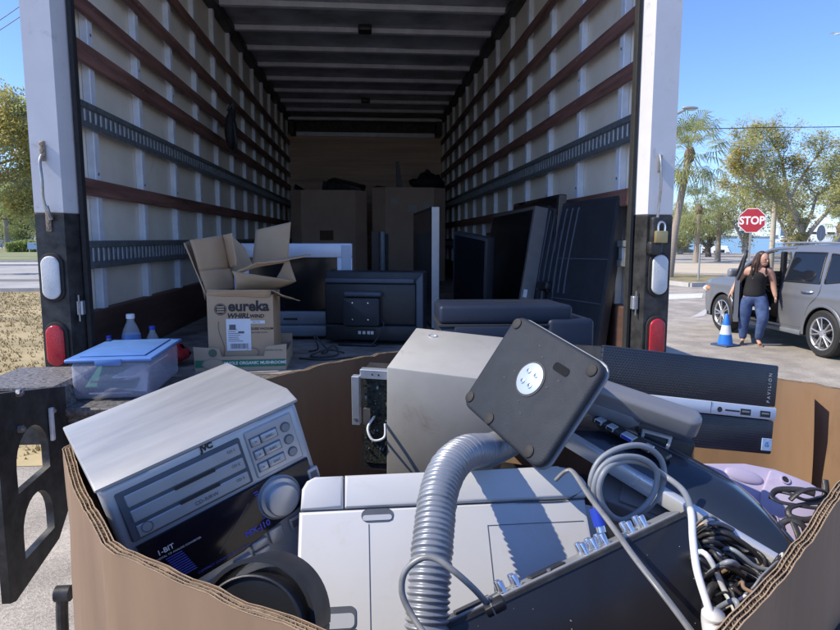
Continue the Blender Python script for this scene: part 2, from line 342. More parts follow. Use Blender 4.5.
def padlock():
    c=at(661,236,Y0-.075); t=thing('padlock','brass padlock hanging from the latch on the right rear post','padlock',c-Vector((0,0,.03)))
    m=MB(); m.box(-.027,.027,-.012,.012,0,.052,.005,2); m.build('body',K['brass'],t)
    m=MB(); m.tube([(-.015,0,.05),(-.015,0,.07),(-.010,0,.085),(0,0,.09),(.010,0,.085),(.015,0,.07),(.015,0,.05)],.005,8); m.build('shackle',K['chrome'],t)
padlock()
# ================= BULK BOX =================
RIM=[(-.546,1.136),(-.42,1.42),(-.276,1.686),(-.142,1.85),(.055,2.03),(.16,2.07),(.27,2.045),(.7,1.80),(1.087,1.56),(1.126,1.50),(1.20,1.38),(1.16,1.23),(.97,1.0),(.73,.865),(.47,.63),(.345,.531),(.22,.465),(.05,.475),(-.067,.563),(-.219,.671),(-.318,.747),(-.44,.94)]
def rimz(s): return H-.37+.004*mnoise.noise((s*7,0,3))+.003*mnoise.noise((s*30,1,7))-.016*max(0,mnoise.noise((s*6,5,2))-.15)-.010*max(0,mnoise.noise((s*17,8,2))-.3)
def bulkbox():
    t=thing('bulk_box','torn open corrugated cardboard bulk box heaped with scrap electronics','box',(.25,1.25,.16))
    TI=Matrix.Translation((-.25,-1.25,-.16))
    P=[Vector((x,y,0)) for x,y in RIM]; n=len(P)
    # resample with sharp-ish corners
    pts=[]
    for i in range(n):
        a=P[i];b=P[(i+1)%n]; L=(b-a).length; k=max(2,int(L/.02))
        for j in range(k): pts.append(a.lerp(b,j/k))
    for _ in range(1): pts=[(pts[i-1]+pts[i]*2+pts[(i+1)%len(pts)])/4 for i in range(len(pts))]
    N=len(pts); S=[0]
    for i in range(N): S.append(S[-1]+(pts[(i+1)%N]-pts[i]).length)
    def nrm(i): 
        d=pts[(i+1)%N]-pts[i-1]; d.normalize(); return Vector((d.y,-d.x,0))  # candidate
    cen=sum(pts,Vector())/N
    nr=[]
    for i in range(N):
        v=nrm(i); 
        if v.dot(pts[i]-cen)<0: v=-v
        nr.append(v)
    lay=[0,-.0042,-.0095,-.014]   # outer to inner liner offsets
    T=.0014; NR=8
    m=MB()
    m.T=TI
    for li,off in enumerate(lay):
        zb=.17 if li in(0,3) else H-.41
        rows=[]
        for i in range(N):
            z=rimz(S[i])+.002*mnoise.noise((S[i]*25,li*5,0))
            wob=.0007*mnoise.noise((S[i]*16,li*3,2))
            q=pts[i]+nr[i]*(off+wob)
            rows.append((q,z))
        vs=[];
        sag=[0,.05,.25,1.0]
        for q,z in rows:
            for dz in (0,.02,.07,.14,.24,.38,.60):
                k_=nr[len(vs)//NR]*(max(0,min(1,(dz-.05)*8))*.010*mnoise.noise((q.x*7,q.y*7,dz*6))) if li in(0,3) else Vector()
                vs.append((q.x+k_.x,q.y+k_.y,z-dz if li in(0,3) else z-min(dz,.04)))
            vs.append((q.x,q.y,zb))
        fs=[]
        m.mi=0 if li==0 else (2 if li==3 else 1)
        for i in range(N):
            j=(i+1)%N
            for k in range(NR-1 if li in(0,3) else 2): fs.append((i*NR+k,j*NR+k,j*NR+k+1,i*NR+k+1))
        m._add(vs,fs)
        # top lip of the liner
        vs=[];fs=[]
        for i in range(N):
            q,z=rows[i]; vs+=[(q.x+nr[i].x*T/2,q.y+nr[i].y*T/2,z),(q.x-nr[i].x*T/2,q.y-nr[i].y*T/2,z)]
        for i in range(N):
            j=(i+1)%N; fs.append((2*i,2*i+1,2*j+1,2*j))
        m.mi=1; m._add(vs,fs)
    # flutes
    m.mi=1
    def atS(s):
        s%=S[-1]
        import bisect
        i=min(bisect.bisect_right(S,s)-1,N-1); f=(s-S[i])/max(1e-6,S[i+1]-S[i]); j=(i+1)%N
        return pts[i].lerp(pts[j],f),nr[i].lerp(nr[j],f)
    for g,per in((0,.0085),(1,.0105),(2,.0085)):
        a0,a1=lay[g],lay[g+1]; k=int(S[-1]/per)*6; vs=[];fs=[]
        for i in range(k):
            s=S[-1]*i/k; q,v=atS(s); ph=math.sin(2*PI*i/6+1.5*mnoise.noise((s*30,g,0))); off=(a0+a1)/2+ph*(abs(a1-a0)/2-.0004)
            z=rimz(s)-.0012+.0012*mnoise.noise((s*60,g*3,4)); w=q+v*off
            vs+=[(w.x,w.y,z),(w.x,w.y,z-.03)]
        for i in range(k):
            j=(i+1)%k; fs.append((2*i,2*j,2*j+1,2*i+1))
        m._add(vs,fs)
    m.build('carton_wall',[K['card'],K['flute'],K['card_in']],t,sharp=60)
    m=MB(); m.T=TI; m._add([(p.x,p.y,.175) for p in pts],[tuple(range(N))]); m.build('carton_base',K['card_in'],t)
    # tape flap folded inside the right corner
    m=MB(); m.T=TI; m.grid(lambda u,v:(1.112-.012*u+.010*math.sin(v*3),1.492-.055*u,H-.385-.45*v),4,10); m.build('corner_flap',K['card_in'],t)
bulkbox()
def pallet():
    t=thing('wooden_pallet','wooden pallet under the cardboard bulk box','pallet',(.25,1.25,0),rad(0,0,-33))
    wd=mat('pallet_wood',(.30,.22,.14),.85,0,.3,9,.3,80,stretch=(.2,2,1))
    for i in range(6): m=MB(); m.box(-.6,.6,-.6+i*.21,-.6+i*.21+.15,.122,.142); m.build('deck_board',wd,t)
    for x in(-.55,0,.55): m=MB(); m.box(x-.04,x+.04,-.6,.6,.0,.12); m.build('runner',wd,t)
pallet()
# ================= THINGS IN THE BULK BOX =================
def rootM(loc,eul,off=(0,0,0)):
    M=Euler(eul,'XYZ').to_matrix().to_4x4(); M.translation=Vector(loc)+Vector((0,0,H)); return M@Matrix.Translation(off)
def stereo():
    w,d,h=.308,.333,.294
    t=thing('mini_stereo','silver mini stereo with big volume knob and dark display, tilted in the box','stereo',M=rootM((-.299,1.099,-.434),(-.0233,-.2708,.5349),(0,0,-h/2)))
    X=w/2;Y=d/2
    m=MB(); m.box(-X+.004,X-.004,-Y+.03,Y,0,h-.014,.004,2); m.build('cabinet',K['silverdk'],t)
    # lid with sloping front lip
    m=MB(); m.prism([(-Y-.003,h-.018),(-Y-.003,h-.014),(-Y+.028,h),(Y,h),(Y,h-.014),(-Y+.03,h-.016),(-Y+.01,h-.018)],-X-.003,X+.003,.005,3,M=Matrix(((0,1,0,0),(1,0,0,0),(0,0,1,0),(0,0,0,1)))); m.build('top_cover',K['silvertop'],t)
    m=MB(); m.box(-X,X,-Y,-Y+.04,.0,h-.0165,.010,3); m.build('front_panel',K['silver'],t)
    F=-Y-.001
    def u(a): return -X+a*w
    def v(a): return h-(a-.066)*h
    m=MB(); m.box(u(.055),u(.66),F-.003,F+.01,v(.44),v(.175),.002,1); m.mi=1
    for k in range(3):
        a=.19+.083*k; m.mi=1; m.box(u(.09),u(.645),F-.005,F-.0025,v(a+.072),v(a+.008),.002,1)
        if k: m.mi=2; m.box(u(.30),u(.50),F-.0054,F-.0048,v(a+.012),v(a-.004))
    m.build('disc_trays',[K['groove'],K['silver'],K['ink']],t)
    m=MB(); m.box(u(.685),u(.95),F-.002,F+.01,v(.44),v(.165),.002,1); m.build('button_panel',K['silver'],t)
    for k in range(3):
        for a,b in((.705,.755),(.76,.85)):
            m=MB(); m.box(u(a),u(b),F-.006,F-.001,v(.255+.075*k),v(.21+.075*k),.003,2); m.mi=1; m.box(u(a)-.0012,u(b)+.0012,F-.0026,F-.0019,v(.259+.075*k),v(.206+.075*k)); m.build('button',[K['silver'],K['inkgrey']],t)
            text('print','>' if a<.72 else 'DISC',.006,front(u((a+b)/2),F-.0066,v(.2325+.075*k)),K['inkgrey'],t,.0002)
        m=MB(); m.cyl((u(.90),F,v(.232+.075*k)),(u(.90),F-.005,v(.232+.075*k)),.0065,n=16); m.mi=1; m.lathe([(.0065,0),(.0085,0)],20,Matrix.Translation((u(.90),F-.0025,v(.232+.075*k)))@Matrix.Rotation(PI/2,4,'X'),cap=False); m.build('round_button',[K['silverdk'],K['inkgrey']],t)
    text('lettering','JVC',.0125,front(u(.50),-Y-.0016,h-.0245),K['ink'],t,.0006,bold=.0006,space=.95)
    for k in range(3): text('lettering','CD %d'%(k+1),.006,front(u(.60),F-.0055,v(.222+.083*k)),K['inkgrey'],t,.0002)
    text('lettering','CD-R/RW',.0085,front(u(.42),F-.0055,v(.400)),K['inkgrey'],t,.0002)
    m=MB(); m.lathe([(.007,0),(.0085,0)],20,front(u(.135),F-.0055,v(.39)),cap=False); m.build('disc_mark',K['inkgrey'],t)
    # dark display glass
    pts=[(u(.06),v(.465)),(u(.965),v(.455)),(u(.965),v(.665)),(u(.80),v(.715)),(u(.64),v(.725)),(u(.50),v(.775)),(u(.22),v(.785)),(u(.10),v(.74))]
    m=MB(); m.prism(pts,F-.006,F+.01,.003,2); m.build('display_window',mat('display_glass',(.012,.010,.016),.14,0,.2,10,rvar=.05),t)
    G=F-.0064
    text('display_print','1-BIT',.011,front(u(.17),G,v(.545)),K['whiteink'],t,.0001,bold=.0002)
    text('display_print','DIGITAL TO ANALOG CONVERTER',.0042,front(u(.225),G,v(.575)),K['whiteink'],t,.0001)
    text('display_print','COMPACT COMPONENT SYSTEM',.0055,front(u(.40),G,v(.748)),K['blueink'],t,.0001)
    text('display_print','MX-J10',.014,front(u(.60),G,v(.690)),mat('bright_blue_print',(.06,.08,.55),.5,0,.1,50),t,.0001,bold=.0004)
    m=MB()
    for k in range(10): m.box(u(.155)+k*.0012,u(.235)+k*.0012,G-.0003,G,v(.59+.0135*k+.006),v(.59+.0135*k))
    for k in range(12): m.box(u(.635)+.005*math.sin(k*.27),u(.66)+.005*math.sin(k*.27),G-.0003,G,v(.49+.0145*k+.006),v(.49+.0145*k))
    m.build('display_ticks',K['blueink'],t)
    m=MB()
    for k in range(34): m.box(u(.39)+k*.0019,u(.39)+k*.0019+.0008,G-.0003,G,v(.70-.0052*k)-.0035,v(.70-.0052*k))
    m.build('display_bars',K['inkgrey'],t)
    c=(u(.755),F-.004,v(.585)); R=Matrix.Translation(c)@Matrix.Rotation(PI/2,4,'X')
    m=MB(); m.lathe([(.0335,0),(.0335,.005),(.032,.008),(.0265,.009),(.026,.019),(.0245,.0215),(.021,.0225),(.0,.023)],48,R,cap=False); kn=m.build('volume_knob',K['silver'],t)
    m=MB(); m.lathe([(.034,0),(.0375,0),(.0365,.003),(.034,.004)],48,R,cap=False); m.build('knob_ring',K['silverdk'],t)
    # lower control cluster
    m=MB(); m.box(u(.03),u(.97),F-.001,F+.01,v(.985),v(.70),.002,1); m.build('lower_panel',K['silver'],t)
    for (a,b,c_,d_) in((.44,.53,.80,.86),(.54,.63,.755,.80),(.54,.63,.808,.853),(.64,.72,.735,.82)):
        m=MB(); m.box(u(a),u(b),F-.010,F-.001,v(d_),v(c_),.003,2); m.build('transport_button',K['silver'],t)
    for a,c_ in((.80,.735),(.32,.83),(.975,.52),(.975,.60)):
        m=MB(); m.box(u(a)-.012,u(a)+.008 if a>.9 else u(a)+.018,F-.008,F-.001,v(c_+.075),v(c_),.003,2); m.mi=1; m.box(u(a)-.008,u(a)+.004 if a>.9 else u(a)+.013,F-.0085,F-.0078,v(c_+.058),v(c_+.017),.001,1); m.build('window_button',[K['silver'],K['inkgrey']],t)
    for k in range(2):
        m=MB(); m.box(u(.012),u(.11)-.006*k,F-.004,F+.01,v(.60+.12*k),v(.50+.12*k),.004,2); m.build('side_button',K['silverdk'],t)
    m=MB(); m.box(-X+.01,X-.01,-Y+.04,Y-.01,-.008,0.001); m.build('foot_panel',K['black'],t)
stereo()
def printer():
    top=at(449,471,.945)
    a=math.radians(-36)
    M=Matrix.Translation(top)@Matrix.Rotation(math.radians(-.6),4,'Y')@Matrix.Rotation(a,4,'X')
    t=thing('white_printer','white printer lying on its back behind the grey hose','printer',M=M@Matrix.Translation((0,0,-.40)))
    w=.207; Z=.40
    wl=w+.024; body=[(-wl,0),(w+.003,0),(w+.003,Z-.052),(-wl,Z-.052)]
    m=MB(); m.prism(body,0,.26,.006,3); m.build('body',K['printer'],t)
    # upper band with rounded corners, split into a small cap and a long cover
    m=MB(); m.prism([(-wl+.002,Z-.0495),(-w+.042,Z-.0495),(-w+.042,Z),(-wl+.022,Z),(-wl+.010,Z-.006),(-wl+.003,Z-.018)],.0,.26,.005,3); m.build('end_cap',K['printer'],t)
    m=MB()
    n=8; cr=[(w+.012-.045+.045*math.cos(q),Z-.043+.043*math.sin(q)) for q in [PI/2*i/n for i in range(n+1)]][::-1]
    m.prism([(-w+.0445,Z-.0495),(-w+.0445,Z)]+cr+[(w+.004,Z-.0495)],-.002,.26,.005,3); m.build('top_cover',K['printer'],t)
    m=MB(); m.box(-wl+.003,w+.002,.006,.25,Z-.053,Z-.047); m.box(-w+.0405,-w+.0455,.006,.25,Z-.05,Z-.004); m.build('seam_gap',K['groove'],t)
    # rounded right flank
    m=MB(); m.lathe([(.045,0),(.045,Z-.06)],28,Matrix.Translation((w-.018,.046,.0))); m.build('round_flank',K['printer'],t)
    # recessed grip: shallow dark-edged pocket
    def pocket(x0,x1,z0,z1,nm,r=.01):
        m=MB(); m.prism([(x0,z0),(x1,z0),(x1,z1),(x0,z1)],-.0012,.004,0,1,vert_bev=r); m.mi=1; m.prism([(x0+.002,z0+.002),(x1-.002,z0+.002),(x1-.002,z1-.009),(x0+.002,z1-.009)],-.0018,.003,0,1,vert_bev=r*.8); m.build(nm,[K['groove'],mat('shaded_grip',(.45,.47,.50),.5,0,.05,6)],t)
    pocket(-.138,-.090,Z-.072,Z-.053,'grip_recess')
    pocket(-.205,-.147,Z-.215,Z-.185,'lower_grip',.008)
    m=MB()
    def ln(x0,z0,x1,z1): m.box(min(x0,x1)-.0004,max(x0,x1)+.0004,-.0008,.002,min(z0,z1)-.0004,max(z0,z1)+.0004)
    ln(-.127,Z-.075,-.127,0); ln(.052,Z-.085,.052,0); ln(.052,Z-.085,.20,Z-.085); ln(-.228,Z-.215,-.147,Z-.215)
    m.tube([(.10,-.0005,Z-.0525),(.17,-.0006,Z-.054),(.195,-.001,Z-.046),(.212,-.001,Z-.036)],.0012,6); m.build('panel_line',K['groove'],t)
    m=MB(); m.cyl((.216,.0,Z-.034),(.216,-.004,Z-.034),.003,n=10); m.build('hinge_dot',K['inkgrey'],t)
printer()
def hose():
    P=[at(545,425,1.16),at(520,436,1.10),at(492,449,1.0),at(468,452,.92),at(450,466,.865),at(439,492,.82),at(434,530,.775),at(430,575,.735),at(426,640,.70),at(422,700,.68)]
    t=tagm('corrugated_hose','ribbed grey plastic hose arching over the white printer','hose',None,None)
    Q,_=spline(P,40); S=[0]
    for a,b in zip(Q,Q[1:]): S.append(S[-1]+(b-a).length)
    per=.0072; k=int(S[-1]/per)*8; pts=[];rs=[]; j=0
    for i in range(k+1):
        s=S[-1]*i/k
        while j<len(S)-2 and S[j+1]<s: j+=1
        pts.append(Q[j].lerp(Q[j+1],(s-S[j])/max(1e-9,S[j+1]-S[j]))); c=.5+.5*math.cos(2*PI*i/8); rs.append((.0238+.0034*c**.6)*(1+.035*mnoise.noise((s*14,0,0)))+.0012*mnoise.noise((i*.11,3,0)))
    m=MB(); m.tube(pts,rs,28,sub=1); ob=m.build('corrugated_hose',K['hosem'],None,sharp=0); tag(ob,*t)
def tagm(n,l,c,g,x): return (l,c)
hose()
def monbase():
    M=rootM((.254,.978,-.236),(1.0533,.2297,-1.1851))
    t=thing('monitor_stand','charcoal square monitor stand base turned underside up, propped in the box','monitor stand',M=M)
    w,d=.115,.093
    m=MB(); b=m; m.prism([(-w,-d),(w,-d),(w,d),(-w,d)],-.014,0,.007,3,vert_bev=.022,M=Matrix(((1,0,0,0),(0,0,1,0),(0,1,0,0),(0,0,0,1)))); m.build('base_plate',K['basem'],t)
    m=MB(); m.prism([(-w-.002,-d-.002),(w+.002,-d-.002),(w+.002,d+.002),(-w-.002,d+.002)],-.019,-.0145,.002,2,vert_bev=.024,M=Matrix(((1,0,0,0),(0,0,1,0),(0,1,0,0),(0,0,0,1)))); m.build('base_top',K['silverdk'],t)
    for x,y in((-w+.016,d-.016),(w-.018,d-.018),(-w+.015,-d+.018),(-.030,-d+.012),(w-.035,-d+.014)):
        m=MB(); m.lathe([(.0098,0),(.0098,.002),(.008,.003),(0,.003)],24,Matrix.Translation((x,y,0)),cap=False); m.build('rubber_foot',K['rubber'],t)
    c=(.0,.012)
    m=MB(); m.lathe([(.0275,0.0002),(.0275,.0012),(.0305,.0012),(.0305,.0002)],36,Matrix.Translation((*c,0)),cap=False); m.build('plate_rim',K['black'],t)
    m=MB(); m.lathe([(.0272,0),(.0272,.0022),(.0262,.0028),(0,.0028)],36,Matrix.Translation((*c,0)),cap=False); sp=m.build('swivel_plate',mat('pale_plated_disc',(.40,.46,.50),.4,.25,.06,30),t)
    for q in range(4):
        a=PI/4+q*PI/2; m=MB(); m.lathe([(.0042,.0028),(.0042,.0045),(.002,.005),(.002,.0036),(0,.0036)],14,Matrix.Translation((c[0]+.0135*math.cos(a),c[1]+.0135*math.sin(a),0)),cap=False); m.build('screw',K['chrome'],sp)
    for q in range(4):
        a=q*PI/2+.1
        for r in(.04,.058): m=MB(); m.box(-.0025,.0025,-.0012,.0012,0,.0006,M=Matrix.Translation((c[0]+r*math.cos(a+.3*(r>.05)),c[1]+r*math.sin(a+.3*(r>.05)),0))); m.build('vent_slot',K['ink'],t)
    m=MB(); m.prism([(-.018,-.007),(.018,-.007),(.018,.007),(-.018,.007)],0,.0008,0,1,vert_bev=.006,M=Matrix(((1,0,0,.045),(0,0,1,0),(0,1,0,0),(0,0,0,1)))@Matrix.Translation((0,0,.052))); m.build('foot_recess',mat('recess_grey',(.012,.013,.016),.8,0,.1,20,spec=.1),t)
    m=MB(); m.box(-.03,.03,-.02,.02,-.10,-.015,.008,2); m.build('neck',K['black'],t)
monbase()
def silver_pc():
    M=rootM((.190,1.535,-.437),(.21,.0725,-.3252))@Matrix.Translation((0,0,-.17))
    t=thing('desktop_computer','plain silver computer case standing behind the white printer','computer',M=M)
    m=MB(); m.box(-.112,.145,-.13,.135,.0,.338,.0035,2); m.build('case',K['pcsilver'],t)
    m=MB(); m.lathe([(.012,.338),(.012,.3395),(.009,.3395),(.0075,.335),(0,.335)],24,Matrix.Translation((-.055,.088,0)),cap=False); m.mi=1; m.cyl((-.055,.088,.333),(-.055,.088,.336),.004,n=12); m.build('key_lock',[K['zinc'],K['ink']],t)
    m=MB(); m.box(-.113,.133,-.1302,-.1296,.02,.022); m.build('case_seam',K['groove'],t)
silver_pc()
def chassis():
    A=at(362,367,1.47); M=axes(A,(.95,-.25,-.02),(0,1,0),(-.15,-.05,.98))
    t=thing('circuit_chassis','open sheet metal drive tray showing a circuit board, beside the silver case','circuit chassis',M=M@Matrix.Translation((0,0,-.26)))
    m=MB(); m.box(0,.075,-.02,.0,.238,.26,.001,1); m.mi=1; 
    for x in(.03,.045): m.cyl((x,-.0205,.249),(x,-.0198,.249),.0022,n=8)
    m.build('top_flange',[K['zinc'],K['ink']],t)
    m=MB(); m.box(-.018,.0,-.03,-.012,.125,.245,.001,1); m.mi=1; m.cyl((-.009,-.0302,.14),(-.009,-.031,.14),.004,n=8); m.build('side_flange',[K['zinc'],K['steel']],t)
    m=MB(); m.box(-.004,.075,.0,.09,.0,.245); m.build('tray_shell',K['steel_black'],t)
    m=MB(); m.box(.004,.074,-.004,-.0005,.02,.232)
    rng=random.Random(3)
    for _ in range(70):
        x=rng.uniform(.006,.066); z=rng.uniform(.05,.222); s=rng.uniform(.0015,.005); m.mi=rng.choice((1,1,2,3)); m.box(x,x+s,-.004-rng.uniform(.002,.008),-.003,z,z+s*rng.uniform(.6,1.6))
    m.build('circuit_board',[K['pcb'],K['black'],K['zinc'],K['brass']],t)
    m=MB(); m.tube([(.03,-.006,.14),(.02,-.03,.12),(.035,-.04,.095),(.06,-.03,.10),(.06,-.02,.13)],.003,8); m.build('wire',K['paper'],t)
    m=MB(); m.box(.004,.02,-.012,-.003,.12,.16,.001,1); m.build('heat_pad',K['boxkraft'],t)
chassis()
def navy_printer():
    t=thing('inkjet_printer','dark navy printer with closed lid resting at the back of the box','printer',W(.385,1.76,-.44),rad(-2,0,-3))
    m=MB(); m.box(-.19,.20,-.13,.15,.0,.205,.014,3); m.build('body',K['navy'],t)
    m=MB(); m.box(-.19,.168,-.128,.14,.207,.258,.011,3); m.build('scanner_lid',K['navy'],t)
    m=MB(); m.box(.10,.226,-.135,.13,.02,.222,.014,3); m.build('control_end',K['navy'],t)
    m=MB(); m.box(-.192,.171,-.1305,.138,.2,.2075,.001); m.build('lid_gap',K['ink'],t)
    m=MB(); m.box(-.15,.08,-.142,-.12,.12,.202,.006,2); m.build('output_cover',K['navy'],t)
    m=MB(); m.box(-.150,-.06,-.1435,-.1400,.172,.181); m.box(-.02,.10,.0,.02,.2575,.2590); m.build('handle_slot',K['ink'],t)
navy_printer()
def hp_pc():
    M=rootM((0.590,1.309,-.334),(-.1442,.1381,.0646))@Matrix.Scale(1.08,4)@Matrix.Translation((0,-.028,0))
    t=thing('tower_computer','black tower computer with perforated front and silver stripe, lying on its side','computer',M=M@Matrix.Translation((0,0,-.08)))
    pm=mat('perforated_front',(.020,.027,.044),.4,0,.1,20)
    nt=pm.node_tree; N=nt.nodes; L=nt.links; b=N['Principled BSDF']
    tc=N.new('ShaderNodeTexCoord'); sp=N.new('ShaderNodeSeparateXYZ'); L.new(tc.outputs['Object'],sp.inputs[0])
    def mth(op,a,b_=None,c=None):
        n=N.new('ShaderNodeMath'); n.operation=op
        for i,v in enumerate((a,b_,c)):
            if v is None: continue
            if isinstance(v,(int,float)): n.inputs[i].default_value=v
            else: L.new(v,n.inputs[i])
        return n.outputs[0]
    p=.0052
    z=mth('DIVIDE',sp.outputs[2],p*.87); row=mth('FLOOR',z); par=mth('MULTIPLY',mth('MODULO',row,2),.5)
    fx=mth('SUBTRACT',mth('FRACT',mth('ADD',mth('DIVIDE',sp.outputs[0],p),mth('ADD',par,40))),.5); fz=mth('SUBTRACT',mth('FRACT',mth('ADD',z,0)),.5)
    d=mth('SQRT',mth('ADD',mth('MULTIPLY',fx,fx),mth('MULTIPLY',fz,fz))); hole=mth('LESS_THAN',d,.29)
    old=b.inputs['Base Color'].links[0].from_socket; mx=N.new('ShaderNodeMix'); mx.data_type='RGBA'; L.new(hole,mx.inputs['Factor']); L.new(old,mx.inputs[6]); mx.inputs[7].default_value=(.004,.004,.005,1); L.new(mx.outputs[2],b.inputs['Base Color'])
    bp=N.new('ShaderNodeBump'); bp.inputs['Distance'].default_value=.0015; bp.inputs['Strength'].default_value=.7; L.new(mth('SUBTRACT',1,hole),bp.inputs['Height']); L.new(bp.outputs[0],b.inputs['Normal'])
    X=.17;Y=.15
    m=MB(); m.box(-X+.002,X-.002,-Y+.012,Y,0.002,.158,.003,2); m.build('case',K['black'],t)
    m=MB(); m.box(-X,X,-Y,-Y+.0115,.085,.160,.003,2); m.box(-X,X,-Y,-Y+.0115,0,.0605,.003,2); m.build('front_grille',pm,t)
    m=MB(); m.box(-X+.02,X,-Y-.004,-Y+.010,.0615,.084,.0025,2); m.build('stripe',mat('pale_stripe',(.60,.64,.70),.38,.2,.04,20),t)
    m=MB(); m.box(.0395,.0405,-Y-.0045,-Y-.0035,.0625,.083); m.build('drive_gap',K['groove'],t)
    for x,w_,h_ in((.108,.020,.011),(.147,.020,.011)): m=MB(); m.box(x-w_/2,x+w_/2,-Y-.0046,-Y-.003,.071-h_/2,.071+h_/2); m.mi=1; m.box(x-w_/2+.003,x+w_/2-.003,-Y-.0052,-Y-.003,.0705,.0735); m.build('usb_port',[K['ink'],K['silverdk']],t)
    m=MB(); m.box(.068,.096,-Y-.0046,-Y-.003,.0695,.0725); m.build('card_slot',K['ink'],t)
    m=MB(); m.cyl((.057,-Y-.0046,.071),(.057,-Y-.003,.071),.0048,n=16); m.build('audio_jack',K['ink'],t)
    m=MB(); m.prism([(-.058,.0735),(-.050,.0735),(-.050,.077),(-.058,.077)],-Y-.0045,-Y-.003,0,1); m.build('drive_button',K['silver'],t)
    text('lettering','PAVILION',.0085,front(X-.016,-Y-.0005,.118,PI/2),K['silver'],t,.0003,space=1.55)
    m=MB(); m.lathe([(.0135,0),(.0135,.0015),(0,.0015)],32,front(-X+.014,-Y-.0005,.062),cap=False); ds=m.build('badge',K['silver'],t)
    m=MB(); m.lathe([(.0105,.0017),(.0112,.0017)],32,front(-X+.014,-Y-.0005,.062),cap=False); m.build('badge_ring',K['ink'],ds)
    text('lettering','hp',.017,front(-X+.014,-Y-.0025,.063),K['ink'],ds,.0002,shear=.25)
    m=MB(); m.box(X-.022,X-.002,-Y-.0012,-Y,.006,.028,.0005,1); st=m.build('sticker',mat('pale_blue_sticker',(.42,.58,.74),.4,0,.15,80),t)
    text('lettering','i5',.012,front(X-.0125,-Y-.0014,.0175),mat('sticker_print',(.05,.15,.35),.5),st,.0001)
hp_pc()
def slab():
    P0=at(588,394,1.04);P1=at(696,431,.965); M=axes(P1,P1-P0,(0,0,0),(-.02,-.28,.96))
    t=thing('appliance_cover','grey rounded bar shaped cover slanting across the black tower computer','cover',M=M)
    m=MB(); m.prism([(-.30,-.005),(.006,-.005),(.006,.042),(-.30,.042)],-.021,.019,.010,4,vert_bev=.020,M=Matrix(((1,0,0,0),(0,0,1,.0),(0,1,0,0),(0,0,0,1)))@Matrix.Translation((0,0,.0)))
    m.build('shell',mat('grey_satin_plastic',(.22,.225,.24),.36,.3,.05,8,.05,500),t)
    m=MB(); m.prism([(-.245,-.02),(-.10,-.02),(-.085,-.008),(-.10,.005),(-.245,.005)],-.006,.01,.003,2,M=Matrix.Translation((0,0,-.016))); m.build('finger_grip',K['silverdk'],t)
slab()
def flat_monitor():
    P0=W(.342,1.034,-.335);P1=W(.584,.748,-.45); ax=(P1-P0); y=Vector((.76,.65,.02)); z=ax.cross(y)
    if z.z<0: z=-z
    M=axes(P0.lerp(P1,.5),ax,None,z); L=ax.length/2
    t=thing('flat_monitor','glossy black flat monitor lying face down with a bright silver edge','monitor',M=M)
    s=1 if (M.to_3x3()@Vector((0,1,0))).dot(y)>0 else -1
    def dep(u): return .135*(1-max(0,(u-.62)/.38)**1.6*.82)
    n=24
    out=[(-L-.02,0)]+[(-L-.02+(2*L+.02)*i/n,s*(dep(i/n)+.012)) for i in range(n+1)]+[(L,0)]
    m=MB(); m.prism(out,-.022,-.002,.003,2,M=Matrix(((1,0,0,0),(0,0,1,0),(0,1,0,0),(0,0,0,1)))); m.build('bezel',K['gloss'],t)
    m=MB(); m.box(-L-.02,L+.0015,*sorted((-s*.012,s*.006)),-.020,.005,.003,2); m.build('silver_edge',mat('polished_silver_edge',(.70,.72,.74),.3,.5,.05,10),t)
    m=MB()
    def f(u,v):
        x=-L-.018+(2*L+.012)*u; d=dep(u); yy=s*(.007+d*v); e=min(u,1.02-u)*2*L; ev=min(v+.004,1-v)*d
        return (x,yy,-.001+.034*(1-math.exp(-max(0,ev)/.03))*(1-math.exp(-max(0,e)/.05)))
    m.grid(f,40,24); m.build('back_shell',mat('bluish_gloss_shell',(.016,.022,.034),.24,0,.15,6,0,coat=.4,rvar=.05),t)
    m=MB(); m.box(-L+.02,-L+.16,*sorted((s*.030,s*.055)),.026,.036,.003,1); m.build('port_bay',K['black'],t)
    for i,(x,w_,mm) in enumerate(((-L+.035,.014,'zinc'),(-L+.058,.014,'zinc'),(-L+.090,.022,'bluecon'),(-L+.125,.014,'zinc'))):
        m=MB(); m.box(x-w_/2,x+w_/2,*sorted((s*.026,s*.045)),.030,.0375,.001,1); m.mi=1; m.box(x-w_/2+.002,x+w_/2-.002,*sorted((s*.0252,s*.03)),.0315,.0362); m.build('video_port' if mm=='bluecon' else 'socket',[K['zinc'],K['bluecon'] if mm=='bluecon' else K['ink']],t)
flat_monitor()
def hinge():
    c=at(657,441,1.02); t=thing('metal_bracket','black hinge block with a bare metal bracket under the grey lid','hinge block',M=Matrix.Translation(c)@Matrix.Rotation(-.35,4,'Z')@Matrix.Rotation(.2,4,'Y'))
    m=MB(); m.box(-.035,.06,-.01,.05,-.07,.015,.006,2); m.build('block',K['black'],t)
    m=MB()
    for a in((-.028,.020,-.026,.022),):
        m.box(-.03,.02,-.016,-.011,.012,.018,.001,1); m.box(-.03,-.024,-.016,-.011,-.03,.012,.001,1); m.box(.014,.02,-.016,-.011,-.03,.012,.001,1); m.box(-.03,.02,-.016,-.011,-.036,-.03,.001,1); m.box(-.02,.01,-.018,-.010,-.02,-.014,.001,1)
    m.build('bracket',K['zinc'],t)
    m=MB(); m.cyl((-.012,-.02,.0),(-.012,-.01,.0),.005,n=12); m.cyl((.005,-.02,-.024),(.005,-.01,-.024),.004,n=12); m.build('bolt',K['steel'],t)
hinge()
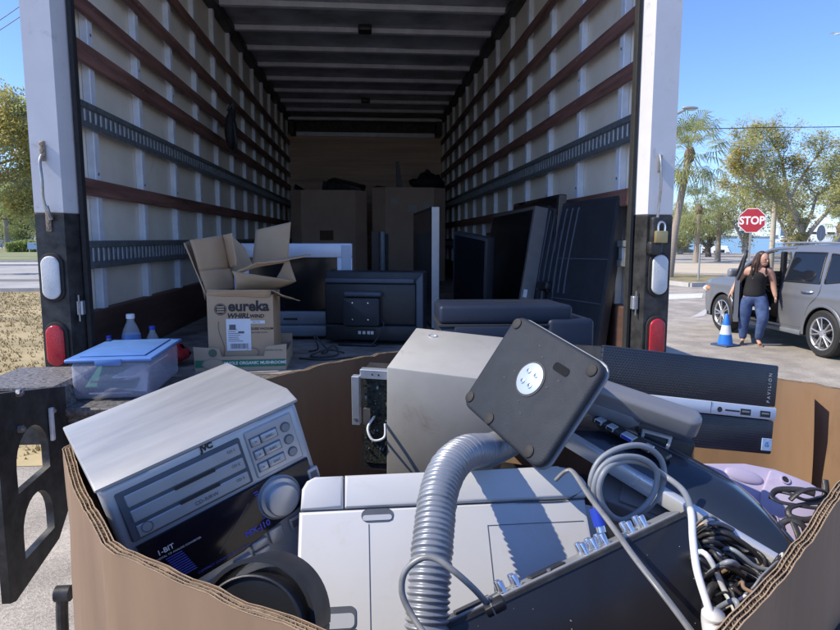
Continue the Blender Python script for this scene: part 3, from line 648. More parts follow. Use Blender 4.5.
def av_unit():
    a=Vector((.938,.18,.295)); e=Vector((.346,-.405,-.85)); P=W(.416,.764,-.36)
    M=axes(P,a,None,-e)
    t=thing('disc_recorder','black metal disc recorder on its edge with silver sockets along the top','disc recorder',M=M)
    # local: x along a (thing spans -.43..0), z up (-e), y = z cross x (into the box)
    m=MB(); m.box(-.46,0,0,.046,-.175,0,.003,2); m.build('case',mat('black_painted_case',(.018,.020,.026),.30,.1,.15,4,.06,500,rvar=.08),t)
    m=MB(); m.box(-.455,-.004,.004,.042,.0002,.0035,.001,1); m.build('rear_panel',mat('dull_rear_panel',(.26,.27,.28),.45,.4,.15,25),t)
    m=MB(); m.box(-.46,0.0005,-.0012,.004,-.0045,.0008); m.build('folded_edge',K['steel_black'],t)
    for x in(-.055,-.075,-.115,-.13,-.145,-.245,-.265,-.350,-.362,-.374):
        for yy in(.020,) if x<-.3 else (.012,.030):
            m=MB(); R=Matrix.Translation((x,yy,.0035)); m.lathe([(.0065,0),(.0065,.002),(.0048,.002),(.0048,.013),(.0042,.0145),(.0034,.0145),(.0034,.008),(0,.008)],14,R,cap=False); m.build('rca_socket',K['chrome'],t)
    for a,b in((-.225,-.175),(-.33,-.28)): m=MB(); m.box(a,b,.012,.036,.0035,.0062,.001,1); m.build('socket_plate',K['black'],t)
    m=MB(); m.cyl((-.285,.012,.004),(-.285,.012,.008),.004,n=8); m.cyl((-.20,.01,.004),(-.20,.01,.007),.003,n=8); m.cyl((-.425,.012,.004),(-.425,.012,.008),.003,n=8); m.build('screw',K['steel'],t)
    m=MB(); rng=random.Random(8)
    for _ in range(40): x,z=rng.uniform(-.40,-.01),rng.uniform(-.165,-.01); m.cyl((x,-.0003,z),(x,-.0006,z),rng.uniform(.0004,.0009),n=6)
    m.build('dust_fleck',mat('dust_fleck',(.3,.3,.3),.9,0,.1),t)
av_unit()
def kettle():
    c=at(262,622,.70); t=thing('canister_appliance','black canister appliance with domed dark lid and a broad arched band behind it','canister',M=Matrix.Translation(c)@Matrix.Rotation(math.radians(-14),4,'Z')@Matrix.Rotation(math.radians(-20),4,'X'))
    n=28
    lid=[(-.066,-.20)]+[(-.060*math.cos(q)+.004,.058*math.sin(q)) for q in [PI*i/n for i in range(n+1)]]+[(.105,-.20)]
    m=MB(); m.prism(lid,-.045,.02,.006,3); m.build('lid_panel',mat('matt_black_shell',(.007,.008,.011),.5,0,.12,8,.06,700,spec=.4),t)
    m=MB(); m.tube([(x,-.046,z) for x,z in lid[1:-1]]+[(.105,-.046,-.20)],.0022,8,1); m.build('lid_rim',K['black'],t)
    R=.072
    def arc(u,k=1): a=PI*u; return (k*R*math.cos(a)*1.0+.002, k*R*math.sin(a)*1.04)
    m=MB()
    for k0,k1,y0,y1 in((1.0,1.0,-.028,.030),(.93,.93,.030,-.028),(1.0,.93,.030,.030),(.93,1.0,-.028,-.028)):
        m.grid(lambda u,v:(arc(u,k0+(k1-k0)*v)[0],y0+(y1-y0)*v,arc(u,k0+(k1-k0)*v)[1]),n,2)
    m.build('band',mat('charcoal_handle',(.020,.021,.025),.5,0,.1,12,.05,600,spec=.3),t)
    for sx in(-1,1):
        m=MB(); m.box(*sorted((sx*R+.002,sx*R*.93+.002)),-.028,.030,-.20,.0,.002,1); m.build('band_leg',mat('charcoal_handle',(.02,.021,.025)),t)
kettle()
def lavender():
    A=W(.585,1.06,-.41); xd=Vector((.30,-.06,-.075)); zd=Vector((-.15,-.62,.77)) # plate normal
    M=axes(A,xd,None,zd); Mi=M.inverted(); n=(M.to_3x3()@Vector((0,0,1)))
    def on(px,py,lift=0):
        d=ray(px,py); o=Vector((0,0,H)); tt=((A-o).dot(n)+lift)/d.dot(n); return Mi@(o+d*tt)
    t=thing('lavender_housing','lavender plastic housing with round screw holes beneath the black cords','plastic housing',M=M)
    out=[on(*p) for p in((676,470),(700,462),(745,462),(776,468),(800,477),(842,500),(846,540),(820,560),(765,545),(720,520),(690,500))]
    m=MB(); m.prism([(p.x,p.y) for p in out],-.10,0,.008,3,M=Matrix(((1,0,0,0),(0,0,1,0),(0,1,0,0),(0,0,0,1)))); m.build('shell',K['lav'],t)
    fac=[on(*p,.0) for p in((768,472),(778,473),(806,484),(842,506),(838,548),(815,556),(770,540),(757,515),(760,492))]
    m=MB(); m.prism([(p.x,p.y) for p in fac],0,.010,.006,2,M=Matrix(((1,0,0,0),(0,0,1,0),(0,1,0,0),(0,0,0,1)))); m.build('raised_face',K['lav'],t)
    for p in((785,480),(773,519),(836,501),(823,542),(806,560)):
        q=on(*p,.010); m=MB(); m.lathe([(.0085,.010),(.0085,.0125),(.0062,.0125),(.0062,.011)],24,Matrix.Translation((q.x,q.y,0)),cap=False); m.mi=1; m.lathe([(.0062,.0118),(0,.0115)],20,Matrix.Translation((q.x,q.y,0)),cap=False); m.build('screw_boss',[K['lav'],K['ink']],t)
    q=on(744,476,0); m=MB(); m.ell((q.x,q.y,0),(.035,.015,.006)); m.build('grip_bulge',K['lav'],t)
lavender()
def taupe():
    c=at(640,492,.95); t=thing('plastic_cover','taupe grey plastic housing with a slot under the coiled grey cable','plastic housing',M=axes(c,(.9,-.42,-.15),None,(.1,-.55,.8)))
    m=MB(); m.prism([(-.075,-.03),(.06,-.05),(.075,.0),(.04,.045),(-.05,.05)],-.05,0,.006,3,M=Matrix(((1,0,0,0),(0,0,1,0),(0,1,0,0),(0,0,0,1)))); m.build('shell',K['taupe'],t)
    m=MB(); m.prism([(-.030,-.032),(.045,-.040),(.05,.01),(-.028,.022)],0,.006,.003,2,M=Matrix(((1,0,0,0),(0,0,1,0),(0,1,0,0),(0,0,0,1)))); m.build('raised_panel',K['taupe'],t)
    m=MB(); m.box(.006,.010,-.012,.004,.0058,.0066); m.lathe([(.010,.0),(.010,.002),(0,.002)],16,Matrix.Translation((-.055,.028,0)),cap=False); m.build('slot',K['ink'],t)
taupe()
# hidden lower scrap that carries the pile
def lower_scrap():
    for i,(x,y,z,a,b,h,rz,l) in enumerate(((.05,1.05,-.86,.24,.20,.2,20,'dark computer case at the bottom of the box under the white printer'),(.55,.95,-.80,.22,.16,.2,-35,'dark video player deep in the box under the lavender housing'),(.45,1.5,-.86,.30,.22,.2,-30,'dark computer case deep in the box below the navy printer'),(-.22,1.1,-.92,.20,.22,.30,30,'dark computer case deep in the box below the silver stereo'))):
        t=thing('scrap_computer',l,'computer',W(x,y,z),rad(0,0,rz))
        m=MB(); m.box(-a,a,-b,b,0,h,.006,2); m.build('case',K['black'],t)
        m=MB(); m.box(-a+.01,a-.01,-b-.004,-b,.01,h-.01,.003,1); m.build('front_panel',K['steel_black'],t)
lower_scrap()
# ---- cables ----
def cable(name,label,pts,r,m,n=10,flat=None,sub=8,cat='cable',group=None):
    b=MB(); b.tube(pts,r,n,sub,flat); o=b.build(name,m,None,sharp=0); tag(o,label,cat,group); return o
def coil():
    c=Vector(at(628,482,.85)); P=[]
    seq=[(603,528,.84),(594,500,.84),(591,480,.84),(600,460,.845),(620,448,.85),(643,446,.86),(660,458,.865),(664,478,.86),(655,500,.85),(637,516,.84),(617,522,.83),(602,512,.825),(594,492,.825),(600,470,.83),(617,458,.835),(640,458,.845),(656,470,.85),(655,490,.845),(643,508,.835),(622,520,.825),(606,510,.82),(599,490,.82),(606,470,.825),(625,461,.84),(645,464,.855),(668,478,.85),(684,492,.80),(691,512,.745),(693,540,.70),(697,570,.665),(706,600,.64),(713,622,.625),(716,640,.615)]
    P=[at(*p) for p in seq]
    t=thing('coiled_cable','thick grey cable coiled in loops with its pale end hanging down','cable',P[-1])
    inv=Matrix.Translation(-P[-1])
    Q,_=spline(P,8)
    m=MB(); m.T=inv; m.tube(Q[:27*8+1],.0043,12,1); m.build('coiled_run',K['cablegrey'],t,sharp=0)
    m=MB(); m.T=inv; m.tube(Q[27*8-1:],.0045,12,1); m.build('pale_run',K['cablewhite'],t,sharp=0)
    m=MB(); m.T=inv; m.tube([P[-2]+Vector((0,0,.01)),P[-2],P[-1]],.0125,12,4); m.build('plug_boot',K['cablewhite'],t,sharp=0)
    m=MB(); m.T=inv; a=at(595,508,.815); b=at(600,526,.805); m.cyl(a,b,.0085,n=12); m.build('blue_plug',K['bluecon'],t)
    m=MB(); m.T=inv; m.cyl(b,at(602,533,.80),.0065,n=12); m.build('metal_collar',K['chrome'],t)
    m=MB(); m.T=inv; m.cyl(at(602,533,.80),at(607,546,.795),.0075,n=12); m.build('black_boot',K['black'],t)
coil()
cable('long_cable','translucent grey cord running diagonally over the black disc recorder',[at(556,480,.87),at(566,471,.86),at(574,473,.85),at(590,497,.80),at(610,523,.745),at(635,558,.68),at(660,590,.635),at(690,630,.60),at(705,655,.585)],.0038,K['cabledim'],flat=(1.3,.8))
cable('thin_cord','thin grey cord looping round the ribbed hose at the front',[at(489,606,.645),at(475,590,.64),at(455,572,.64),at(436,559,.65),at(420,559,.655),at(405,572,.655),at(402,592,.65),at(410,612,.64),at(425,635,.62)],.0036,K['cabledim'])
def plug():
    c=at(495,606,.64); t=thing('cord_plug','small black plug of the thin cord resting on the disc recorder edge','plug',M=Matrix.Translation(c)@Matrix.Rotation(-.45,4,'Y'))
    m=MB(); m.box(-.012,.012,-.008,.008,-.006,.006,.003,2); m.mi=1; m.box(-.004,-.002,-.0085,.0085,-.0065,.0065); m.build('plug_body',[K['black'],K['inkgrey']],t)
plug()
def cordtangle():
    seqs=[[(771,498,.95),(776,492,.94),(790,494,.92),(806,500,.91),(822,497,.91),(840,492,.92),(855,488,.93)],
          [(855,502,.90),(835,508,.89),(815,508,.89),(795,505,.90),(780,502,.91),(772,497,.92),(778,490,.93),(800,490,.92),(815,494,.91)],
          [(790,500,.90),(800,492,.90),(815,489,.90),(828,494,.90),(820,502,.90),(805,504,.90),(790,508,.89),(790,516,.88),(805,520,.87),(822,516,.87),(845,508,.88)],
          [(825,480,.92),(826,490,.91),(823,503,.90),(816,516,.88)],
          [(783,530,.86),(782,524,.87),(790,520,.87),(802,525,.86),(815,540,.85),(826,543,.85),(835,540,.85)],
          [(792,520,.87),(798,535,.85),(800,550,.84),(790,560,.83),(778,567,.82),(765,574,.82),(752,575,.82),(742,573,.82)],
          [(800,520,.87),(806,535,.86),(808,548,.85),(800,560,.84)],[(781,535,.86),(795,545,.85),(815,548,.85),(828,544,.85)]]
    t=thing('power_cord','tangled flat black power cord heaped on the lavender housing','power cord',at(800,520,.88))
    inv=Matrix.Translation(-at(800,520,.88))
    for s in seqs:
        m=MB(); m.T=inv; m.tube([at(*p) for p in s],.0033,10,8,flat=(1.5,.75)); m.build('cord_run',K['cablebk'],t,sharp=0)
    m=MB(); m.T=inv; m.tube([at(742,573,.82),at(733,573,.82)],.0035,8,2); m.build('cord_tip',K['cablewhite'],t)
cordtangle()
def heap():
    rng=random.Random(21); n=0
    cols=['cablebk','cablebk','cabledim','cablebk','cablegrey','cablebk','taupe','cablebk','card','cablebk','cablewhite']
    names=['black','matt black','smoky grey','pale grey','glossy black','off white','taupe','dark','tan']
    base=[((705,523,.80),(740,538,.84),(775,548,.86),(800,552,.87)),((715,548,.76),(745,560,.80),(772,572,.80)),((725,565,.72),(748,578,.73),(766,590,.73)),((742,540,.84),(760,555,.82),(785,570,.80),(800,580,.78)),((712,535,.80),(735,545,.80),(770,565,.78)),((745,595,.70),(765,580,.72),(785,560,.76)),((730,600,.70),(745,612,.69),(764,609,.68)),((760,560,.80),(766,580,.76),(770,598,.73)),((735,580,.72),(752,596,.71),(763,611,.70)),((750,560,.80),(770,575,.78),(790,588,.74)),((720,556,.76),(752,570,.76),(782,580,.75)),((705,545,.78),(728,562,.77),(758,592,.74)),((772,555,.82),(778,575,.78),(775,600,.74)),((755,590,.73),(775,592,.73),(790,575,.75)),((700,560,.76),(720,585,.74),(740,618,.70))]
    c0=at(750,570,.78)
    t=thing('cable_heap','mixed heap of black, grey and tan wires beside the black disc recorder','cables',c0); inv=Matrix.Translation(-c0)
    for i,bs in enumerate(base):
        for k in range(7):
            j=lambda: rng.uniform(-8,8); dz=rng.uniform(-.03,.03)
            P=[at(p[0]+j(),p[1]+j(),p[2]+dz+rng.uniform(-.015,.015)) for p in bs]
            P=[P[0]+Vector((0,.06,-.06))]+P+[P[-1]+Vector((-.02,.03,-.08))]
            m=MB(); m.T=inv; m.tube(P,rng.choice((.0016,.002,.0024,.003,.0036)),8,8); m.build('wire',K[cols[(i*2+k)%len(cols)]],t,sharp=0)
    m=MB(); m.T=inv
    for p,q in(((732,586),(757,608)),((741,605),(762,611))):
        a=at(*p,.705);b=at(*q,.70); m.tube([a,b],.0052,8,2,flat=(1.6,.6))
    m.build('tan_strip',K['boxkraft'],t)
    m=MB(); m.T=inv; m.tube([at(708,530,.83),at(730,545,.85),at(752,550,.86)],.014,8,4,flat=(1.6,.5)); m.tube([at(712,548,.80),at(735,552,.83),at(755,552,.84)],.013,8,4,flat=(1.6,.5)); m.build('kraft_sleeve',mat('kraft_sleeve',(.42,.33,.20),.7,0,.15,40),t)
    m=MB(); m.T=inv
    m.cyl(at(742,583,.72),at(749,581,.72),.006,n=12); m.build('metal_plug',K['chrome'],t)
heap()
cable('looped_lead','dark glossy lead looped beside the white plug boot',[at(706,640,.69),at(706,605,.70),at(711,588,.71),at(722,583,.72),at(733,592,.71),at(740,612,.69),at(744,640,.67)],.0050,K['cablebk'])
cable('grey_flat_lead','slim pale lead dipping behind the looped black lead',[at(717,600,.73),at(724,590,.73),at(733,602,.70),at(741,625,.68),at(743,640,.67)],.0018,K['cablewhite'])
# ================= THINGS ON THE TRUCK FLOOR =================
def tub():
    t=thing('storage_tub','clear plastic storage tub with blue lid on the rear step','storage tub',(-.935,2.52,FZ),rad(0,0,3))
    X,Y=.135,.215
    m=MB(); m.box(-X,X,-Y,Y,.002,.138,.018,3,taper=(.86,.9)); m.build('tub_body',K['tubm'],t)
    m=MB(); m.box(-X-.014,X+.014,-Y-.014,Y+.014,.139,.153,.006,3); m.build('lid',K['lidblue'],t)
    m=MB(); m.box(-X+.022,X-.022,-Y+.03,Y-.03,.1535,.158,.004,2); m.build('lid_panel',K['lidblue'],t)
    m=MB(); m.box(-.045,.045,-Y-.019,-Y-.012,.128,.152,.003,2); m.build('latch',K['lidblue'],t)
    m=MB(); m.box(-.08,.07,-Y+.005,-Y+.012,.02,.026,.002,1); m.build('base_rib',K['clear'],t)
tub()
for nm,lab,x,y,z,rx,ry,rz,a,b,mm in (('leaflet','green and white leaflet lying inside the clear tub',-.945,2.42,.06,12,3,8,.085,.10,'green'),('paper_sheet','white paper sheets inside the clear tub behind the leaflet',-.93,2.52,.075,8,-6,-12,.09,.13,'paper'),('paper_pack','folded white paper pack at the right inside the clear tub',-.87,2.40,.045,35,10,20,.04,.05,'paper')):
    t=thing(nm,lab,'paper',(x,y,FZ+z),rad(rx,ry,rz))
    m=MB(); m.box(-a,a,-b,b,0,.006,.002,1); m.build('sheet',K[mm],t)
    if nm=='leaflet': m=MB(); m.box(-a+.008,a-.008,-b+.03,-b+.05,.0062,.0068); m.build('printed_band',K['ink'],t)
def bottle(c,label,capm,lab,s=1):
    t=thing('drink_bottle',label,'bottle',c)
    m=MB(); m.lathe([(.0,0),(.030*s,0),(.034*s,.006),(.034*s,.09*s),(.031*s,.10*s),(.034*s,.11*s),(.034*s,.14*s),(.028*s,.165*s),(.014*s,.195*s),(.0135*s,.208*s)],24,cap=False); m.build('bottle_body',K['clear'],t)
    m=MB(); m.lathe([(.0155*s,.206*s),(.0155*s,.222*s),(.0135*s,.224*s),(0,.224*s)],20,cap=False); m.build('cap',K[capm],t)
    m=MB(); m.lathe([(.0347*s,.095*s),(.0347*s,.145*s)],24,cap=False); m.build('label_wrap',K[lab],t)
bottle(W(-1.035,2.83,-.58),'clear drink bottle with white cap behind the blue tub lid','paper','lidblue',1.12)
bottle(W(-.955,2.86,-.58),'short clear bottle with blue cap between the white capped bottle and red bag','bluecon','clear',.86)
bottle(W(-1.12,2.80,-.58),'small bottle with dark blue cap nearest the left truck wall','bluecon','navy',.72)
t=thing('red_bag','red crumpled bag lying behind the blue lidded tub','bag',W(-.90,2.93,-.58))
m=MB(); m.grid(lambda u,v:(.085*math.cos(2*PI*u)*math.sin(PI*v*.98)*(1+.15*mnoise.noise((u*6,v*5,1))),.09*math.sin(2*PI*u)*math.sin(PI*v*.98),.0+.11*(1-v)*(1+.2*mnoise.noise((u*7,v*7,0)))),28,14); m.build('bag_body',K['red'],t,weld=.0005)
def eureka():
    t=thing('open_carton','open kraft vacuum carton with flaps splayed and a shipping label','carton',W(-.566,2.97,-.545),rad(0,0,2))
    X,D,Hh=.142,.15,.295
    m=MB(); m.box(-X,X,-D,-D+.004,0,Hh); m.box(-X,X,D-.004,D,0,Hh); m.box(-X,-X+.004,-D+.0045,D-.0045,0,Hh); m.box(X-.004,X,-D+.0045,D-.0045,0,Hh); m.box(-X+.0045,X-.0045,-D+.0045,D-.0045,0,.004); m.build('carton_body',K['boxkraft'],t)
    def flap(pts,nm='flap',bend=0):
        m=MB(); a,b,c,d=[Vector(p) for p in pts]; nn=(b-a).cross(d-a).normalized()
        def f(u,v): 
            p=a.lerp(b,u).lerp(d.lerp(c,u),v); return p+nn*(bend*math.sin(PI*v)+.004*mnoise.noise((u*3,v*3,a.x*9)))
        m.grid(f,10,10)
        ob=m.build(nm,K['boxkraft'],t,sharp=60); sd=ob.modifiers.new('s','SOLIDIFY'); sd.thickness=.004; sd.offset=0
    T0=Matrix.Translation(W(-.566,2.97,-.545))@Matrix.Rotation(math.radians(2),4,'Z'); Ti=T0.inverted()
    def pf(nm,*q,bend=0): flap([Ti@at(*p) for p in q],nm,bend)
    pf('front_flap',(206,296,2.818),(270,297,2.818),(271,290,2.80),(207,290,2.80))
    pf('side_flap',(205,300,3.08),(206,294,2.82),(184,243,2.79),(191,240,3.04))
    pf('side_flap',(206,293,2.83),(235,289,2.98),(230,268,2.97),(199,271,2.82),bend=.003)
    pf('inner_flap',(199,271,2.82),(230,268,2.97),(223,235,2.96),(190,240,2.81),bend=.003)
    pf('inner_flap',(230,268,2.97),(237,266,2.88),(232,233,2.87),(223,235,2.96))
    pf('back_flap',(232,277,3.11),(254,268,3.12),(245,248,3.13),(231,235,3.12),bend=.004)
    pf('back_flap',(252,268,3.12),(288,262,3.10),(291,222,3.11),(256,230,3.13),bend=.003)
    pf('right_flap',(236,290,2.86),(270,290,3.02),(296,281,2.98),(232,271,2.83),bend=.012)
    pf('right_flap',(270,290,3.02),(272,287,3.04),(288,257,3.02),(296,281,2.98))
    pf('torn_flap',(236,272,2.83),(256,263,2.86),(288,258,2.98),(290,262,2.97),bend=.004)
    pf('torn_flap',(256,263,2.86),(276,262,2.84),(311,255,2.90),(288,258,2.98))
    pf('lower_flap',(271,290,2.83),(272,294,3.0),(300,301,2.98),(284,296,2.82))
    F=-D-.0008
    text('lettering','eureka',.064,front(.036,F,Hh-.05),K['ink'],t,.0004,bold=.0022)
    text('lettering','WHIRL',.031,front(-.010,F,Hh-.092),K['ink'],t,.0004,bold=.0010,shear=.2)
    text('lettering','WIND',.022,front(.070,F,Hh-.094),K['ink'],t,.0004,bold=.0006,shear=.2)
    text('lettering','BAGLESS VACUUM',.014,front(.082,F,Hh-.150),K['ink'],t,.0003,bold=.0003)
    text('lettering','lightweight canister',.009,front(.080,F,Hh-.166),K['inkgrey'],t,.0003)
    m=MB(); m.lathe([(.0265,0),(.0265,.0006),(.0,.0006)],32,front(-.085,F,Hh-.062),cap=False); m.mi=1
    for k in(-1,0,1): m.box(-.016,.016,F-.0012,F-.0007,Hh-.062+k*.011-.003,Hh-.062+k*.011+.003,M=Matrix.Translation((-.085,0,0)))
    m.lathe([(.0225,.0008),(.0240,.0008)],32,front(-.085,F,Hh-.062),cap=False); m.build('seal_print',[K['ink'],K['boxkraft']],t)
    m=MB(); m.box(.030,.105,F-.0005,F,Hh-.127,Hh-.113); m.build('name_sticker',K['paper'],t)
    text('lettering','NEU182',.010,front(.067,F-.0007,Hh-.120),K['inkgrey'],t,.0002)
    m=MB(); m.box(-.063,.043,F-.0009,F-.0002,Hh-.247,Hh-.105) ; lb=m.build('shipping_label',K['paper'],t)
    m=MB(); rng=random.Random(4); x=-.047
    while x<.03: w_=rng.choice((.0012,.002,.003)); m.box(x,x+w_,F-.0013,F-.0009,Hh-.238,Hh-.215); x+=w_+rng.choice((.001,.0018))
    for k in range(7): m.box(-.055,-.055+rng.uniform(.025,.07),F-.0013,F-.0009,Hh-.205+k*.0085,Hh-.2025+k*.0085)
    m.box(-.05,-.022,F-.0013,F-.0009,Hh-.152,Hh-.130); m.box(-.012,.014,F-.0013,F-.0009,Hh-.170,Hh-.160); m.build('label_print',K['inkgrey'],lb)
    m=MB(); m.tube([front(-.085,F,0)@Vector((0,z,.0002)) + Vector((.012*math.sin(z*30),0,0)) for z in [.02+.02*k for k in range(9)]],.0012,5,4); m.tube([(.02,F,.05),(.05,F,.06),(.075,F,.045),(.06,F,.02),(.02,F,.02)],.0012,5,6); m.build('printed_drawing',K['inkgrey'],t)
eureka()
def tray():
    t=thing('produce_tray','low cardboard produce tray with green band holding the open carton','tray',W(-.566,2.965,-.58),rad(0,0,2))
    X,D=.196,.175
    sh=[(-X,0),(X,0),(X+.004,.115),(X-.085,.105),(X-.095,.063),(-X+.115,.063),(-X+.105,.10),(-X-.004,.108)]
    m=MB(); m.prism(sh,-D-.004,-D); m.prism([(-X,0),(X,0),(X,.11),(X-.08,.11),(X-.1,.07),(-X+.1,.07),(-X+.08,.11),(-X,.11)],D,D+.004); m.box(-X,-X+.004,-D+.0005,D-.0005,0,.07); m.box(X-.004,X,-D+.0005,D-.0005,0,.07); m.box(-X+.005,X-.005,-D+.001,D-.001,0,.004); m.build('tray_wall',mat('tray_card',(.42,.33,.23),.85,0,.08,6),t)
    m=MB(); m.box(-X+.002,X-.002,-D-.0052,-D-.0045,.016,.048); m.build('green_band',K['green'],t)
    text('lettering','WHOLE ORGANIC MUSHROOMS',.0185,front(.06,-D-.0055,.033),K['whiteink'],t,.0003,bold=.0004)
    m=MB(); m.lathe([(.047,0),(.047,.0006),(0,.0006)],32,front(-.118,-D-.0056,.030)@Matrix.Diagonal((1,.55,1,1)),cap=False); m.mi=1; m.lathe([(.043,.0008),(.045,.0008)],32,front(-.118,-D-.0056,.030)@Matrix.Diagonal((1,.55,1,1)),cap=False); m.build('oval_print',[mat('tray_card',(.42,.33,.23)),K['green']],t)
    m=MB(); m.lathe([(.018,0),(.018,.0006),(0,.0006)],24,front(-.118,-D-.005,.080),cap=False); m.build('round_print',mat('dim_green_print',(.10,.14,.09),.8),t)
    text('lettering','CERTIFIED ORGANIC',.008,front(.145,-D-.005,.088),K['green'],t,.0002)
tray()
def silver_tv():
    t=thing('silver_television','silver framed television with speaker bar on the truck floor','television',W(-.42,3.62,-.58),rad(0,0,-4))
    X=.335
    m=MB(); m.box(-X,X,.0,.06,.47,.55,.006,2); m.build('top_frame',mat('pale_silver_frame',(.60,.64,.72),.4,.2,.05,10),t)
    for s in(-1,1): m=MB(); m.box(*sorted((s*X,s*(X-.085))),0,.06,.17,.4695,.004,2); m.build('side_frame',mat('pale_silver_frame',(.6,.64,.72)),t)
    m=MB(); m.box(X-.06,X-.006,-.003,.001,.18,.54,.002,1); m.build('side_speaker',mat('pale_speaker_mesh',(.45,.5,.58),.7,0,.2,300),t)
    m=MB(); m.box(-X+.086,X-.086,.012,.05,.175,.469); m.build('screen',K['screen'],t)
    m=MB(); m.box(-X+.02,X-.0,-.02,.08,.02,.085,.012,3); m.box(-X+.0,X+.0,-.005,.07,.0855,.165,.012,3); m.build('speaker_bar',K['silverdk'],t)
    m=MB(); m.box(-.06,.02,-.0065,-.004,.115,.127); m.build('badge_plate',K['ink'],t)
    m=MB(); m.box(-X+.05,X-.05,.061,.30,.04,.5,.04,3,M=None); m.build('rear_housing',K['black'],t)
silver_tv()
def aio():
    t=thing('boxy_monitor','deep black monitor turned to show its back and mounting plate','monitor',W(.035,3.44,-.58),rad(0,0,-13))
    X=.275
    m=MB(); m.box(-X,X,.0,.13,.02,.40,.012,3); m.build('front_bezel',K['tvback'],t)
    m=MB(); m.prism([(-X+.006,.11),(X-.04,.11),(X-.04,.335),(-X+.006,.335)],-.035,-.001,.012,3); m.build('back_cover',K['black'],t)
    m=MB(); m.prism([(X-.038,.04),(X-.002,.03),(X-.002,.395),(X-.038,.35)],-.028,-.001,.004,2); m.build('side_rim',mat('slate_rim',(.07,.085,.11),.5,0,.1,10,.15,500),t)
    m=MB(); m.box(-X+.01,X-.05,-.030,-.0005,.338,.362,.004,2); m.build('top_rib',mat('slate_rim',(.07,.085,.11)),t)
    m=MB(); m.box(-X+.01,X-.03,-.045,0,.022,.1095,.012,3); m.build('lower_bulge',K['black'],t)
    m=MB(); m.prism([(-.155,.11),(.045,.11),(.045,.262),(-.155,.262)],-.085,-.034,.006,2,vert_bev=.012); m.build('mount_block',K['tvback'],t)
    m=MB(); m.box(-.148,.058,-.10,-.034,.268,.295,.012,3); m.build('carry_handle',mat('slate_rim',(.07,.085,.11)),t)
    m=MB()
    for x in(-.10,-.015):
        for z in(.145,.235): m.cyl((x,-.0855,z),(x,-.088,z),.0035,n=8)
    m.build('mount_screw',K['chrome'],t)
    m=MB(); m.box(-.09,.02,-.046,-.043,.05,.09); m.mi=1
    for x in(-.08,-.055,-.03,-.01): m.box(x,x+.016,-.0475,-.046,.06,.078,.001,1)
    m.build('port_row',[K['ink'],K['zinc']],t)
    m=MB(); m.box(-.18,.03,-.10,-.03,.0,.018,.006,2); m.build('foot',K['black'],t)
    m=MB(); m.tube([(.045,-.06,.15),(.07,-.09,.12),(.04,-.10,.05),(.0,-.12,.005)],.004,8,8); m.build('power_lead',K['cablebk'],t)
aio()
cable('floor_cable','thin black cable bunched on the truck floor by the silver television',[W(-.30,3.20,-.574),W(-.25,3.15,-.55),W(-.27,3.14,-.48),W(-.235,3.15,-.52),W(-.20,3.12,-.56),W(-.23,3.10,-.565),W(-.17,3.11,-.53),W(-.15,3.08,-.57),W(-.22,3.04,-.574),W(-.28,3.06,-.57),W(-.2,3.1,-.55),W(-.12,3.15,-.574)],.004,K['cablebk'])
cable('floor_cable','loose black cord lying across the truck floor before the black monitor',[W(-.33,3.02,-.575),W(-.2,2.98,-.575),W(-.08,3.03,-.575),W(.05,3.0,-.575),W(.12,3.1,-.575)],.004,K['cablebk'])
def panel(name,label,TL,TR,BR,th,frame,face,fw=.02,extra=None,cat='television',edge=None):
    TL,TR,BR=map(Vector,(TL,TR,BR)); x=(TR-TL); z=(TR-BR); M=axes(BR,x,None,z); L=x.length; z2=(z-x.normalized()*z.dot(x.normalized())).length
    t=thing(name,label,cat,M=M)
    m=MB(); m.box(-L,0,0,th,0,z2,.006,2); m.build('cabinet',frame,t)
    m=MB(); m.box(-L+fw,-fw,-.002,.0,fw*1.6,z2-fw,.001,1); m.build('screen' if face is K['screen'] else 'face_panel',face,t)
    if edge: m=MB(); m.box(.0005,.004,.0,th-.003,0.01,z2-.005,.001,1); m.build('edge_trim',edge,t)
    if extra: extra(t,L,z2,th)
    return t
def xB(t,L,z,th):
    m=MB()
    for k in range(7): x=-L+.05+.062*k; m.tube([(x,-.004,z*.36),(x+.004,-.006,z*.55),(x+.03,-.006,z*.92),(x+.034,-.003,z*.94)],.005,6,5)
    m.box(-L*.62,-.02,-.006,0,z*.60,z*.607); m.box(-L*.62,-.02,-.006,0,z*.32,z*.327); m.box(-L*.63,-L*.62,-.006,0,.05,z*.8)
    m.build('rib',mat('slate_rim',(.07,.085,.11)),t)
    m=MB(); m.box(-L+.18,-L+.30,-.05,-.002,z*.37,z*.43,.012,3); m.box(-L+.19,-L+.24,-.04,-.002,z*.05,z*.37,.012,3); m.build('stand_neck',K['black'],t)
panel('flat_television','big flat television turned back outward, nearest the right rear post',W(1.05,3.72,.19),W(1.215,2.93,.205),W(1.10,2.93,-.57),.05,K['tvback'],K['tvback'],.015,xB)
panel('flat_television','tall flat television with thin bronze edge leaning on the right wall',W(1.06,4.55,.245),W(1.075,3.50,.245),W(1.02,3.50,-.58),.045,K['gloss'],K['screen'],.02,edge=K['bronze'])
def xA(t,L,z,th):
    m=MB(); m.box(.0045,.006,.012,.035,z*.30,z*.36); m.build('edge_sticker',K['paper'],t)
panel('flat_television','flat television with thick grey side frame and small white edge sticker',W(.90,4.45,.165),W(.985,3.62,.19),W(.86,3.62,-.57),.085,K['bronze'],K['screen'],.022,xA,edge=mat('grey_side_frame',(.20,.19,.185),.5,.2,.1,15))
panel('small_television','small dark flat screen with rounded corner, leftmost of the leaning screens',W(.415,3.85,.06),W(.575,3.62,.02),W(.675,3.58,-.50),.06,K['tvback'],K['screen'],.016)
